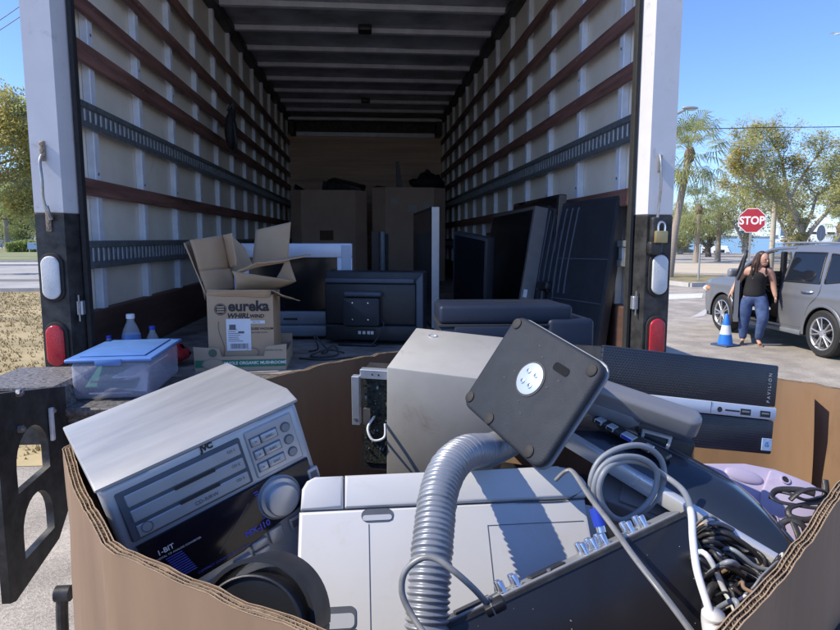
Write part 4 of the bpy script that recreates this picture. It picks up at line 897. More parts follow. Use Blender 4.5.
panel('pale_edged_panel','upright flat panel with pale cream edge standing beside the black monitor',W(.372,5.1,.195),W(.40,3.92,.195),W(.40,3.92,-.575),.05,K['tvback'],K['screen'],.02,edge=mat('cream_edge',(.62,.57,.52),.5,0,.06,20))
panel('flat_television','dark wide television standing low against the right wall behind the others',W(1.12,5.9,.05),W(1.13,4.7,.06),W(1.06,4.7,-.58),.05,K['black'],K['screen'],.02)
# far end: two bulk boxes filled with scrap
def farbox(x0,x1,y0,y1,z1,label,cham):
    t=thing('bulk_carton',label,'box',W((x0+x1)/2,(y0+y1)/2,-.58))
    X=(x1-x0)/2;Y=(y1-y0)/2;Z=z1+.58;c=cham
    p=[(-X+c,-Y),(X-c,-Y),(X,-Y+c),(X,Y-c),(X-c,Y),(-X+c,Y),(-X,Y-c),(-X,-Y+c)]
    m=MB(); vs=[];fs=[];n=8
    for (a,b) in p: vs+=[(a,b,0),(a,b,Z+.012*mnoise.noise((a*9,b*9,z1))),(a*.975,b*.975,Z+.01*mnoise.noise((a*7,b*9,z1))),(a*.975,b*.975,Z-.25)]
    for i in range(n):
        j=(i+1)%n
        for k in range(3): fs.append((i*4+k,j*4+k,j*4+k+1,i*4+k+1))
    fs.append(tuple(i*4+3 for i in range(n)))
    m._add(vs,fs,False); m.build('carton_wall',K['carddark'],t); return t
g1=farbox(-1.02,.0,8.6,9.7,.635,'plain brown bulk carton of scrap at the truck front, left',.15)
g2=farbox(.075,1.06,8.42,9.5,.665,'brown bulk carton with paper stickers at the truck front, right',.17)
for x,z,w_,h_ in((-.20,1.06,.10,.085),(.035,.97,.12,.09),(.22,1.0,.08,.12)): m=MB(); m.box(x-w_/2,x+w_/2,-.543,-.5405,z-h_/2,z+h_/2); m.build('paper_sticker',mat('dim_sticker',(.5,.48,.46),.8,0,.1,30),g2)
m=MB(); m.prism([(-.12,.55),(.06,.55),(.06,.68),(-.12,.68)],-.552,-.5505,0,1); m.build('faded_print',mat('faded_carton_print',(.15,.085,.06),.85),g1)
def junk(nm,label,c,rot,fn):
    t=thing(nm,label,'electronics',c,rot); fn(t)
def j_box(a,b,h):
    def f(t):
        m=MB(); m.box(-a,a,-b,b,0,h,.012,2); m.build('case',K['black'],t); m=MB(); m.box(-a+.02,a-.02,-b-.004,-b,.015,h-.015,.003,1); m.build('front_panel',K['steel_black'],t)
    return f
junk('scrap_piece','black slab sided player tilted out of the left far carton',W(-.30,8.95,.60),rad(12,14,-10),j_box(.24,.16,.17))
junk('scrap_keyboard','grey edged keyboard poking from the left far carton',W(-.83,8.9,.58),rad(40,30,20),lambda t:(MB().box(-.2,.2,-.07,.07,0,.03,.008,2).build('deck',K['silverdk'],t),MB().box(-.19,.19,-.06,.06,.0305,.036,.002,1).build('keys',K['black'],t)))
junk('scrap_speaker','small dark speaker standing in the left far carton',W(-.58,9.0,.56),rad(0,8,0),lambda t:(MB().box(-.05,.05,-.05,.05,0,.22,.01,2).build('cabinet',K['black'],t),MB().cyl((0,-.05,.12),(0,-.058,.12),.035,n=20).build('cone',K['rubber'],t)))
junk('scrap_stand','thin dark upright stand rising from the right far carton',W(.44,8.8,.60),rad(0,-2,0),lambda t:(MB().prism([(-.03,0),(.16,0),(.05,.10),(.02,.44),(-.02,.44)],-.015,.015,.004,1).build('upright',K['black'],t),MB().box(-.15,.15,-.1,.1,-.02,0,.006,2).build('base',K['steel_black'],t)))
junk('scrap_bag','crumpled black bag heaped at the right of the far right carton',W(.84,8.9,.60),rad(0,0,0),lambda t:(MB().grid(lambda u,v:(.24*math.cos(2*PI*u)*math.sin(PI*v)*(1+.3*mnoise.noise((u*5,v*4,1))),.15*math.sin(2*PI*u)*math.sin(PI*v),.30*(1-v)*(1+.4*mnoise.noise((u*4,v*6,0)))),24,12).build('sack',K['rubber'],t,weld=.0005),MB().tube([(-.05,0,.27),(0,0,.34),(.05,0,.3)],.01,8,6).build('tie',K['black'],t)))
junk('scrap_piece','low dark flat lid resting at the left of the far right carton',W(.28,8.85,.64),rad(0,6,10),j_box(.18,.14,.05))  # low flat box built as a scrap lid
def small_stack():
    t=thing('slim_speaker','slim grey upright speaker before the far right carton','speaker',W(.115,6.05,-.58))
    m=MB(); m.box(-.075,.0,-.1,.1,0,.64,.008,2); m.build('cabinet',mat('brown_grey_cabinet',(.12,.09,.075),.6),t); m=MB(); m.box(.001,.06,-.105,.1,0,.65,.02,4); m.build('grille',K['silverdk'],t); m=MB(); m.box(.061,.085,-.09,.1,.0,.62,.01,2); m.build('back_panel',K['black'],t)
small_stack()
def glove():
    c=at(231,131,5.15); t=thing('strap_bundle','black strap bundle hanging on the left cargo wall','strap',c)
    m=MB(); m.ell((0,0,0),(.045,.10,.14)); m.ell((.0,.05,.13),(.03,.06,.05)); m.build('bundle',K['rubber'],t); m=MB(); m.tube([(.0,.05,.12),(.01,.06,.22),(-.03,.05,.16)],.012,8,6); m.tube([(.03,-.05,.05),(.045,-.06,-.08),(.03,-.02,-.16),(.0,.03,-.12)],.014,8,6); m.build('webbing',K['black'],t)
glove()
# ================= GROUND, SEA, SHORE =================
def gz(x,y):
    d=.6*x+.8*y-88
    return -3.2*max(0,min(1,d/22))**1.3 if d>0 else 0
def ground_mat():
    m=mat('shell_concrete',(.33,.296,.25),.92,0,.12,.35,0,col2=(.40,.36,.305)); nt=m.node_tree; N=nt.nodes; L=nt.links; b=N['Principled BSDF']
    old=b.inputs['Base Color'].links[0].from_socket
    tc=N.new('ShaderNodeTexCoord')
    vo=N.new('ShaderNodeTexVoronoi'); vo.inputs['Scale'].default_value=120; L.new(tc.outputs['Object'],vo.inputs['Vector'])
    hsv=N.new('ShaderNodeSeparateColor'); L.new(vo.outputs['Color'],hsv.inputs[0])
    mr=N.new('ShaderNodeMapRange'); mr.inputs['To Min'].default_value=.72; mr.inputs['To Max'].default_value=1.28; L.new(hsv.outputs[0],mr.inputs[0])
    mx=N.new('ShaderNodeMix'); mx.data_type='RGBA'; mx.blend_type='MULTIPLY'; mx.inputs['Factor'].default_value=1; L.new(old,mx.inputs[6]); L.new(mr.outputs[0],mx.inputs[7])
    n=N.new('ShaderNodeTexNoise'); n.inputs['Scale'].default_value=2.2; n.inputs['Detail'].default_value=8; L.new(tc.outputs['Object'],n.inputs['Vector'])
    r=N.new('ShaderNodeMapRange'); r.inputs['From Min'].default_value=.35; r.inputs['From Max'].default_value=.65; r.inputs['To Min'].default_value=.74; r.inputs['To Max'].default_value=1.10; L.new(n.outputs['Fac'],r.inputs[0])
    mx2=N.new('ShaderNodeMix'); mx2.data_type='RGBA'; mx2.blend_type='MULTIPLY'; mx2.inputs['Factor'].default_value=1; L.new(mx.outputs[2],mx2.inputs[6]); L.new(r.outputs[0],mx2.inputs[7])
    L.new(mx2.outputs[2],b.inputs['Base Color'])
    bp=N.new('ShaderNodeBump'); bp.inputs['Strength'].default_value=.6; bp.inputs['Distance'].default_value=.004; L.new(vo.outputs['Distance'],bp.inputs['Height']); L.new(bp.outputs[0],b.inputs['Normal'])
    return m
def coords(): 
    a=[-4000,-1500,-600,-300,-200]+[-160+5*i for i in range(65)]+[200,300,600,1500,4000]; return a
xs=coords(); ys=[-300,-100,-40]+[-20+4*i for i in range(56)]+[240,300,600,1500,4000]
m=MB(); vs=[(x,y,gz(x,y)) for x in xs for y in ys]; n=len(ys)
m._add(vs,[(i*n+j,(i+1)*n+j,(i+1)*n+j+1,i*n+j+1) for i in range(len(xs)-1) for j in range(n-1)]); kind(m.build('ground',ground_mat(),sharp=0),'structure')
sea=mat('sea_water',(.035,.13,.20),.22,0,.15,.05,.5,1.2,rvar=.05)
m=MB(); m._add([(-9000,-2000,-.66),(12000,-2000,-.66),(12000,14000,-.66),(-9000,14000,-.66)],[(0,1,2,3)]); kind(m.build('sea',sea),'structure')
def sheet(name,poly,z,m_,k='structure'):
    m=MB(); m._add([(x,y,z) for x,y in poly],[tuple(range(len(poly)))],False); return kind(m.build(name,m_),k)
def G(px,py,z=0): v=atz(px,py,z); return (v.x,v.y)
drygrass=mat('dry_lawn',(.30,.235,.115),.95,0,.25,.5,.8,40,col2=(.40,.32,.17))
# left: lawn by the truck, kerb, road, far lawn
sheet('lawn',[(-2.4,5.2),(-2.4,30),(-7,30),(-12.64,22.7),(-30,22.6),(-60,22.4),(-60,5.2)],.004,drygrass)
sheet('road',[(-100,23.0),(-2.2,23.2),(-2.2,44),(-100,44)],.004,mat('pale_road',(.30,.29,.28),.9,0,.12,.4,.3,20,col2=(.38,.37,.35)))
sheet('road_stain',[(-24,28.5),(-13,28.2),(-13,29.6),(-24,30.2)],.008,mat('dark_road_patch',(.17,.165,.16),.9,0,.2,2))
sheet('far_lawn',[(-140,52),(-2,52),(-2,110),(-140,110)],.004,mat('far_green_lawn',(.16,.19,.07),.95,0,.25,.2,0,col2=(.25,.25,.12)))
sheet('path',[(-120,46),(-2,46),(-2,50),(-120,50)],.008,mat('pale_path',(.48,.46,.42),.9,0,.08,1))
def kerb(pts,name='kerb',w=.16,h=.13):
    m=MB()
    for a,b in zip(pts,pts[1:]):
        a=Vector((*a,0));b=Vector((*b,0)); d=(b-a).normalized(); s=Vector((-d.y,d.x,0))*w/2
        m._add([a-s,a+s,b+s,b-s,a-s+Vector((0,0,h)),a+s+Vector((0,0,h)),b+s+Vector((0,0,h)),b-s+Vector((0,0,h))],[(0,1,5,4),(1,2,6,5),(2,3,7,6),(3,0,4,7),(4,5,6,7)],False)
    kind(m.build(name,mat('concrete_kerb',(.46,.44,.41),.9,0,.1,4,.2,60)),'structure')
kerb([(-60,22.7),(-12,22.9),(-7.5,23.05)]); kerb([(-100,44.2),(-2.2,44.2)]); kerb([(-120,51.6),(-2.2,51.6)])
# grass tufts near enough to read, as one mass
def tufts(name,x0,x1,y0,y1,n,hh,col,seed):
    rng=random.Random(seed); m=MB(); vs=[];fs=[]
    for _ in range(n):
        x=rng.uniform(x0,x1);y=rng.uniform(y0,y1)
        if x>-2.5 and x1<0: continue
        for k in range(4):
            a=rng.uniform(0,2*PI);h=hh*rng.uniform(.4,1.1);w=.012; i=len(vs); dx,dy=math.cos(a),math.sin(a)
            xx=x+rng.uniform(-.06,.06);yy=y+rng.uniform(-.06,.06)
            vs+=[(xx-dy*w,yy+dx*w,.003),(xx+dy*w,yy-dx*w,.003),(xx+dx*h*.7,yy+dy*h*.7,h)]; fs.append((i,i+1,i+2))
    m._add(vs,fs,False); o=m.build(name,mat(name+'_blades',col,.9,0,.3,3),sharp=0); tag(o,'short dry straw coloured grass blades beside the truck','grass'); kind(o,'stuff')
tufts('dry_grass',-14,-2.4,5.3,22.4,9000,.06,(.34,.27,.13),5)
# right: lot markings, planted island, sandy verge
sheet('lot',[(3.0,-5),(3.0,19.0),(46,19.0),(46,-5)],.0,K['asphalt']) if False else None
white=mat('worn_white_marking',(.62,.61,.58),.85,0,.15,3)
for a in ((661,296,700,293),(664,302,708,299)):
    pass
v=[G(664,300),G(702,298),G(703,293.5),G(668,294.5)]; sheet('parking_line',v,.006,white)
v=[G(690,318),G(706,309),G(714,306),G(704,316)]; sheet('lot_patch',v,.005,mat('pale_patch',(.50,.48,.45),.9))
isl=[G(655,283),G(690,287),G(716,286),G(735,281),G(735,276),G(655,273)]
sheet('verge',isl,.006,mat('verge_grass',(.17,.15,.07),.95,0,.3,1.5,.5,20,col2=(.28,.23,.12)))
kerb([G(655,283),G(690,287),G(716,286),G(735,281)],h=.16)
v=[G(640,272),G(850,276),G(850,265),G(640,263)]; sheet('sand_strip',v,.004,mat('beach_sand',(.52,.45,.34),.95,0,.08,.5))
sheet('access_road',[G(640,262.5),G(850,264.5),G(850,259),G(640,258)],.006,mat('pale_road',(.3,.29,.28)))
# far shore
def shore(name,x0,y0,x1,y1,h,seed,col):
    m=MB(); k=120; vs=[];fs=[]
    for i in range(k+1):
        f=i/k; x=x0+(x1-x0)*f;y=y0+(y1-y0)*f; z=h*(.45+.55*abs(mnoise.noise((f*26,seed,0)))+.35*mnoise.noise((f*90,seed,1)))
        vs+=[(x,y,-1),(x,y,max(1,z)),(x*1.1,y*1.1,max(1,z*.7)),(x*1.1,y*1.1,-1)]
    for i in range(k):
        a=i*4;b=a+4
        for q in range(3): fs.append((a+q,b+q,b+q+1,a+q+1))
    m._add(vs,fs); kind(m.build(name,mat(name+'_haze',col,.95,0,.2,.01)),'structure')
shore('hills',900,3300,4200,2100,24,3,(.20,.27,.33))  # distance haze is put into this blue-grey colour
rng=random.Random(9)
for i in range(6):
    f=.30+.055*i; x=900+3300*f*.93;y=3300-1200*f*.93; h=(38,55,30,48,36,60)[i]
    t=thing('tower_block','pale tower block on the far shore, '+('leftmost','second from left','third from left','fourth from left','fifth from left','rightmost')[i]+' of the far skyline','building',(x,y,0),group='far skyline')
    m=MB(); m.box(-12,12,-10,10,0,h); m.mi=1
    for q in range(int(h//6)): m.box(-10,10,-10.1,-10,3+q*6,5.5+q*6)
    m.build('tower_body',[mat('pale_tower',(.45,.5,.55),.8),mat('tower_glass',(.22,.3,.38),.3)],t)
# ================= SUV =================
def suv():
    XL=7.02; HWm=.96; XC=XL+HWm; YF=12.88; LEN=4.8
    t=thing('silver_suv','silver grey sport utility vehicle with its driver door open','car',(XC,YF-LEN/2,0))
    MI=Matrix.Translation((-XC,-(YF-LEN/2),0))
    paint=mat('silver_car_paint',(.22,.23,.25),.34,.5,.04,3,0,coat=.2,rvar=.04)
    glass=mat('tinted_glass',(.012,.016,.024),.04,0,.1,3,alpha=.93,rvar=0)
    def lerpT(T,s):
        for (a,b),(c,d) in zip(T,T[1:]):
            if s<=c: f=(s-a)/(c-a); f=f*f*(3-2*f)*.5+f*.5; return b+(d-b)*f
        return T[-1][1]
    top=[(0,.62),(.04,.84),(.25,1.0),(.7,1.08),(1.15,1.14),(1.32,1.20),(1.75,1.50),(2.05,1.655),(2.4,1.715),(3.2,1.735),(4.0,1.70),(4.4,1.62),(4.6,1.32),(4.74,1.0),(4.8,.62)]
    sill=[(0,.36),(.3,.30),(1.4,.30),(3.4,.30),(4.5,.33),(4.8,.45)]
    plan=[(0,.70),(.15,.86),(.5,.945),(1.2,.96),(3.6,.96),(4.3,.93),(4.65,.86),(4.8,.74)]
    def hw(s,z):
        p=lerpT(plan,s)
        if z<1.08: k=1-.035*((z-.72)/.38)**2+ .012*math.exp(-((z-.93)/.05)**2)
        else: k=.965-.26*((z-1.08)/.65)**1.25
        return p*k
    fw,rw=.95,3.74
    ns,nz=240,60
    def win(s,z,side):
        def inp(pl):
            c=False
            for (a,b),(c1,d) in zip(pl,pl[1:]+pl[:1]):
                if (b>z)!=(d>z) and s<(c1-a)*(z-b)/(d-b)+a: c=not c
            return c
        if inp([(1.50,1.15),(2.66,1.13),(2.62,1.60),(2.08,1.585)]): return 'f'
        if inp([(2.74,1.13),(3.62,1.14),(3.50,1.61),(2.70,1.605)]): return 'r'
        if inp([(3.70,1.15),(4.36,1.24),(4.22,1.55),(3.60,1.60)]): return 'q'
        return None
    def door(s,z): return (1.30<s<2.68 and .40<z<1.62 and not(s<1.95 and z>1.17+(s-1.32)*.66)) 
    for side in(-1,1):
        bm={'b':MB(),'f':MB(),'r':MB(),'q':MB()}
        G_=[[None]*(nz+1) for _ in range(ns+1)]
        for i in range(ns+1):
            s=LEN*i/ns; z0=lerpT(sill,s); z1=lerpT(top,s)-.012
            for j in range(nz+1):
                z=z0+(z1-z0)*j/nz; G_[i][j]=(Vector((XC+side*hw(s,z),YF-s,z)),s,z)
        acc={k:([],[],{}) for k in bm}
        for i in range(ns):
            for j in range(nz):
                c=[G_[i][j],G_[i+1][j],G_[i+1][j+1],G_[i][j+1]]; s=sum(q[1] for q in c)/4; z=sum(q[2] for q in c)/4
                if min(math.hypot(s-fw,z-.37),math.hypot(s-rw,z-.37))<.425: continue
                k='b'
                if side<0 and door(s,z): continue
                V,F,D=acc[k]; f=[]
                for (a,b) in ((i,j),(i+1,j),(i+1,j+1),(i,j+1)):
                    if (a,b) not in D: 
                        D[(a,b)]=len(V); p=G_[a][b][0].copy()
                        if k!='b': p.x-=side*.006
                        V.append(p)
                    f.append(D[(a,b)])
                F.append(tuple(f))
        for k,(V,F,D) in acc.items():
            if not F: bm[k].bm.free(); continue
            bm[k].T=MI; bm[k]._add(V,F); bm[k].build({'b':'body_side'}.get(k,'side_window'),paint if k=='b' else glass,t,sharp=0)
    for side in(-1,1):
        for nm,q in (('f',[(1.50,1.15),(2.66,1.13),(2.62,1.60),(2.08,1.585)]),('r',[(2.76,1.13),(3.58,1.14),(3.46,1.615),(2.72,1.61)]),('q',[(3.68,1.15),(4.34,1.24),(4.20,1.555),(3.58,1.605)])):
            if side<0 and nm=='f': continue
            def fp(u,v,q=q,off=.005):
                a=[q[0][i]+(q[1][i]-q[0][i])*u for i in(0,1)]; b=[q[3][i]+(q[2][i]-q[3][i])*u for i in(0,1)]; sx,zz=a[0]+(b[0]-a[0])*v,a[1]+(b[1]-a[1])*v
                return (XC+side*(hw(sx,zz)+off),YF-sx,zz)
            m=MB(); m.T=MI; m.grid(fp,16,12); m.build('side_window',glass,t,sharp=0)
            m=MB(); m.T=MI; m.tube([fp(a,b,q,.005) for a,b in [(i/8,0) for i in range(9)]+[(1,i/6) for i in range(1,7)]+[(1-i/8,1) for i in range(1,9)]+[(0,1-i/6) for i in range(1,7)]],.013,6,1); m.build('window_trim',K['black'],t,sharp=0)
    # hood, windscreen, roof, tail along the centre
    def strip(s0,s1,nm,mm,n=30,inset=0):
        m=MB(); m.T=MI
        def f(u,v):
            s=s0+(s1-s0)*u; z=lerpT(top,s)-.012; h=hw(s,z); x=(v*2-1); return (XC+x*h,YF-s,z-inset+.035*(1-x*x)*(1 if s<4.3 else .3))
        m.grid(f,n,16); m.build(nm,mm,t,sharp=0)
    strip(0,1.30,'bonnet',paint); strip(1.30,2.02,'windscreen',mat('clear_screen_glass',(.10,.14,.13),.05,0,.1,3,alpha=.35,rvar=0)); strip(2.02,4.36,'roof',paint); strip(4.36,4.62,'rear_window',glass); strip(4.62,4.8,'tailgate',paint)
    m=MB(); m.T=MI
    for s0,sg in((0,1),(4.8,-1)): m=MB(); m.T=MI; m.box(XC-.70,XC+.70,YF-s0-.03,YF-s0+.03,.38,.62,.02,2); m.build('bumper',paint,t)
    m=MB(); m.T=MI; m.box(XC-.88,XC+.88,YF-4.6,YF-.25,.26,.34,.02,1); m.build('underbody',K['black'],t)
    m=MB(); m.T=MI; m.box(XC-.86,XC+.86,YF-2.7,YF-1.3,.35,.39); m.box(XC-.8,XC+.8,YF-1.42,YF-1.30,.9,1.10,.03,2); m.build('cabin_floor',K['black'],t)
    for sx in(-.42,.42):
        m=MB(); m.T=MI; m.box(XC+sx-.25,XC+sx+.25,YF-2.55,YF-2.0,.40,.68,.06,3); m.box(XC+sx-.24,XC+sx+.24,YF-2.72,YF-2.55,.66,1.25,.06,3); m.box(XC+sx-.13,XC+sx+.13,YF-2.72,YF-2.62,1.27,1.45,.04,3); m.build('front_seat',K['leather'],t)
    m=MB(); m.T=MI; c=Vector((XC-.42,YF-1.72,.98)); R=Matrix.Translation(c)@Matrix.Rotation(math.radians(65),4,'X')
    m.tube([R@Vector((.18*math.cos(a),.18*math.sin(a),0)) for a in [2*PI*k/20 for k in range(21)]],.015,8,1); m.box(-.17,.17,-.02,.02,-.01,.01,.004,1,M=R); m.build('steering_wheel',K['black'],t)
    for side in(-1,):
        m=MB(); m.T=MI; m.tube([(XC+side*(hw(s_,z_)-.02),YF-s_,z_) for s_,z_ in((1.26,1.14),(1.55,1.36),(1.82,1.535),(2.06,1.63),(2.4,1.665),(2.69,1.675))],[.045,.04,.04,.04,.035,.03],8,5); m.build('door_pillar',paint,t)
        m=MB(); m.T=MI; m.box(XL+.02,XL+.10,YF-2.70,YF-2.62,.40,1.62,.01,1); m.build('centre_pillar',K['black'],t)
    # sill trim and lower step
    for x0 in(XL,XC+.87): m=MB(); m.T=MI; m.box(x0,x0+.09,YF-3.25,YF-1.45,.27,.35,.02,2); m.build('sill_trim',mat('grey_sill_trim',(.16,.17,.19),.45),t)
    # wheels
    for s in(fw,rw):
        for side in(-1,1):
            c=Vector((XC+side*.84,YF-s,.37)); R=Matrix.Translation(c)@Matrix.Rotation(side*PI/2,4,'Y')
            m=MB(); m.T=MI; m.lathe([(.25,-.11),(.33,-.12),(.365,-.10),(.372,-.05),(.372,.05),(.365,.095),(.34,.118),(.262,.115),(.25,.10)],40,R,cap=False); m.build('tyre',K['rubber'],t)
            m=MB(); m.T=MI; m.lathe([(.262,.112),(.25,.118),(.235,.10),(.232,.0)],40,R,cap=False); m.lathe([(.07,.085),(.06,.105),(.0,.108)],20,R,cap=False)
            for q in range(5):
                for dd in(-.16,.16):
                    a=2*PI*q/5+dd+.3; p0=R@Vector((.05*math.cos(a),.05*math.sin(a),.093)); p1=R@Vector((.245*math.cos(a+dd*.25),.245*math.sin(a+dd*.25),.104)); m.tube([p0,p1],[.026,.020],8,4,flat=(1,.55))
            m.build('rim',mat('alloy_rim',(.55,.56,.58),.3,.7,.06,10),t)
            m=MB(); m.T=MI; m.lathe([(.245,.02),(.0,.02)],24,R,cap=False); m.build('brake_disc',K['steel_black'],t)
            m=MB(); m.T=MI; n=20; m.tube([(XC+side*(.955 if s<2 else .958),YF-s-.435*math.cos(a),.37+.435*math.sin(a)) for a in [-.15+(PI+.3)*k/n for k in range(n+1)]],.022,8,1,flat=(.6,1.2)); m.build('arch_flare',paint,t)
            m=MB(); m.T=MI
            def wf(u,v): a=-.2+(PI+.4)*u; return (XC+side*(.94-.36*v),YF-s-.43*math.cos(a),.37+.43*math.sin(a))
            m.grid(wf,20,2); m.build('wheel_well',K['black'],t)
    # rear door seam and handle, roof rail, mirror, lights
    m=MB(); m.T=MI
    def seam(pts): m=MB(); m.T=MI; m.tube([(XC-hw(s,z)-.001,YF-s,z) for s,z in pts],.004,6,3); m.build('door_seam',K['groove'],t)
    seam([(2.70,.40),(2.70,.7),(2.70,1.10)]); seam([(3.62,1.12),(3.60,.95),(3.42,.78),(3.32,.55),(3.28,.40)]); seam([(2.7,.40),(3.28,.40)]); seam([(1.25,1.14),(1.28,.8),(1.30,.42)])
    m=MB(); m.T=MI; m.tube([(XC-hw(3.30,.99)-.004,YF-3.22,.985),(XC-hw(3.3,.99)-.034,YF-3.27,.99),(XC-hw(3.3,.99)-.034,YF-3.44,.995),(XC-hw(3.3,.99)-.004,YF-3.49,1.0)],.014,8,5); m.build('door_handle',K['chrome'],t)
    m=MB(); m.T=MI
    for side in(-1,1):
        m=MB(); m.T=MI; m.tube([(XC+side*.60,YF-2.2,1.70),(XC+side*.61,YF-2.35,1.765),(XC+side*.61,YF-3.8,1.765),(XC+side*.59,YF-4.1,1.71)],.018,8,5); m.build('roof_rail',K['silverdk'],t)
    m=MB(); m.T=MI; m.box(XL-.20,XL+.02,YF-1.52,YF-1.38,1.12,1.28,.05,4); m.build('wing_mirror',K['silverdk'],t)
    
    for sx in(-.8,.8): m=MB(); m.T=MI; m.ell((XC+sx,YF-.22,.80),(.12,.20,.08)); m.build('headlight',K['whitelens'],t)
    m=MB(); m.T=MI; m.ell((XC-.885,YF-.34,.82),(.06,.12,.05)); m.build('indicator',mat('amber_lens',(.55,.22,.08),.3),t)
    
    for sx in(-.94,.74): m=MB(); m.T=MI; m.box(XC+sx,XC+sx+.2,YF-4.66,YF-4.40,.95,1.16,.04,3); m.build('rear_lamp',K['redlens'],t)
    # open driver door: hinged at its front edge, swung outward
    hinge=Vector((XL+.03,YF-1.30,0)); A=math.radians(31)
    d=bpy.data.objects.new('driver_door',None)
    m=MB(); R=MI@Matrix.Translation(hinge)@Matrix.Rotation(-A,4,'Z'); m.T=R
    def dp(s,z): return (hw(1.9,z)-.96+ -0.0)*-1
    m.grid(lambda u,v:(.0+.02*math.sin(PI*v)*-1,-1.34*u,.40+.72*v),14,12); m.grid(lambda u,v:(.075,-1.34*u,.40+.72*v),4,4); m.box(.0,.075,-1.345,-1.335,.40,1.12); m.box(.0,.075,-.005,.005,.40,1.12); m.box(0,.075,-1.34,0,1.115,1.13); dr=m.build('driver_door',paint,t)
    m=MB(); m.T=R; m.box(.0752,.11,-1.25,-.08,.46,1.08,.03,2); m.build('door_lining',K['leather'],dr)
    m=MB(); m.T=R; m.tube([(.03,-.10,1.13),(.10,-.55,1.42),(.15,-.80,1.57),(.16,-1.0,1.61),(.15,-1.27,1.60),(.10,-1.31,1.35),(.03,-1.33,1.13)],.026,8,6); m.build('window_frame',K['black'],dr)
    m=MB(); m.T=R; m._add([(.03,-.12,1.13),(.03,-1.31,1.13),(.145,-1.26,1.58),(.155,-.95,1.6),(.10,-.55,1.40)],[(0,1,2,3,4)],False); m.build('door_glass',glass,dr)
    m=MB(); m.T=R; m.tube([(-.01,-1.05,.97),(-.045,-1.08,.98),(-.045,-1.22,.985),(-.01,-1.25,.985)],.013,8,4); m.build('door_handle',K['chrome'],dr)
suv()
# ================= PERSON =================
def skin(name,verts,edges,m_,parent,sub=2,root=0,flat=None):
    me=bpy.data.meshes.new(name); me.from_pydata([v[:3] for v in verts],edges,[]); o=bpy.data.objects.new(name,me); COL.objects.link(o)
    md=o.modifiers.new('k','SKIN'); md.use_smooth_shade=True
    for i,v in enumerate(verts):
        r=v[3]; me.skin_vertices[0].data[i].radius=(r if not isinstance(r,tuple) else r[0], r if not isinstance(r,tuple) else r[1])
        me.skin_vertices[0].data[i].use_root=(i==root)
    s=o.modifiers.new('s','SUBSURF'); s.levels=sub; s.render_levels=sub
    dg=bpy.context.evaluated_depsgraph_get(); me2=bpy.data.meshes.new_from_object(o.evaluated_get(dg)); bpy.data.objects.remove(o)
    me2.materials.clear(); me2.materials.append(m_)
    for p in me2.polygons: p.use_smooth=True
    q=bpy.data.objects.new(name,me2); COL.objects.link(q); q.parent=parent; return q
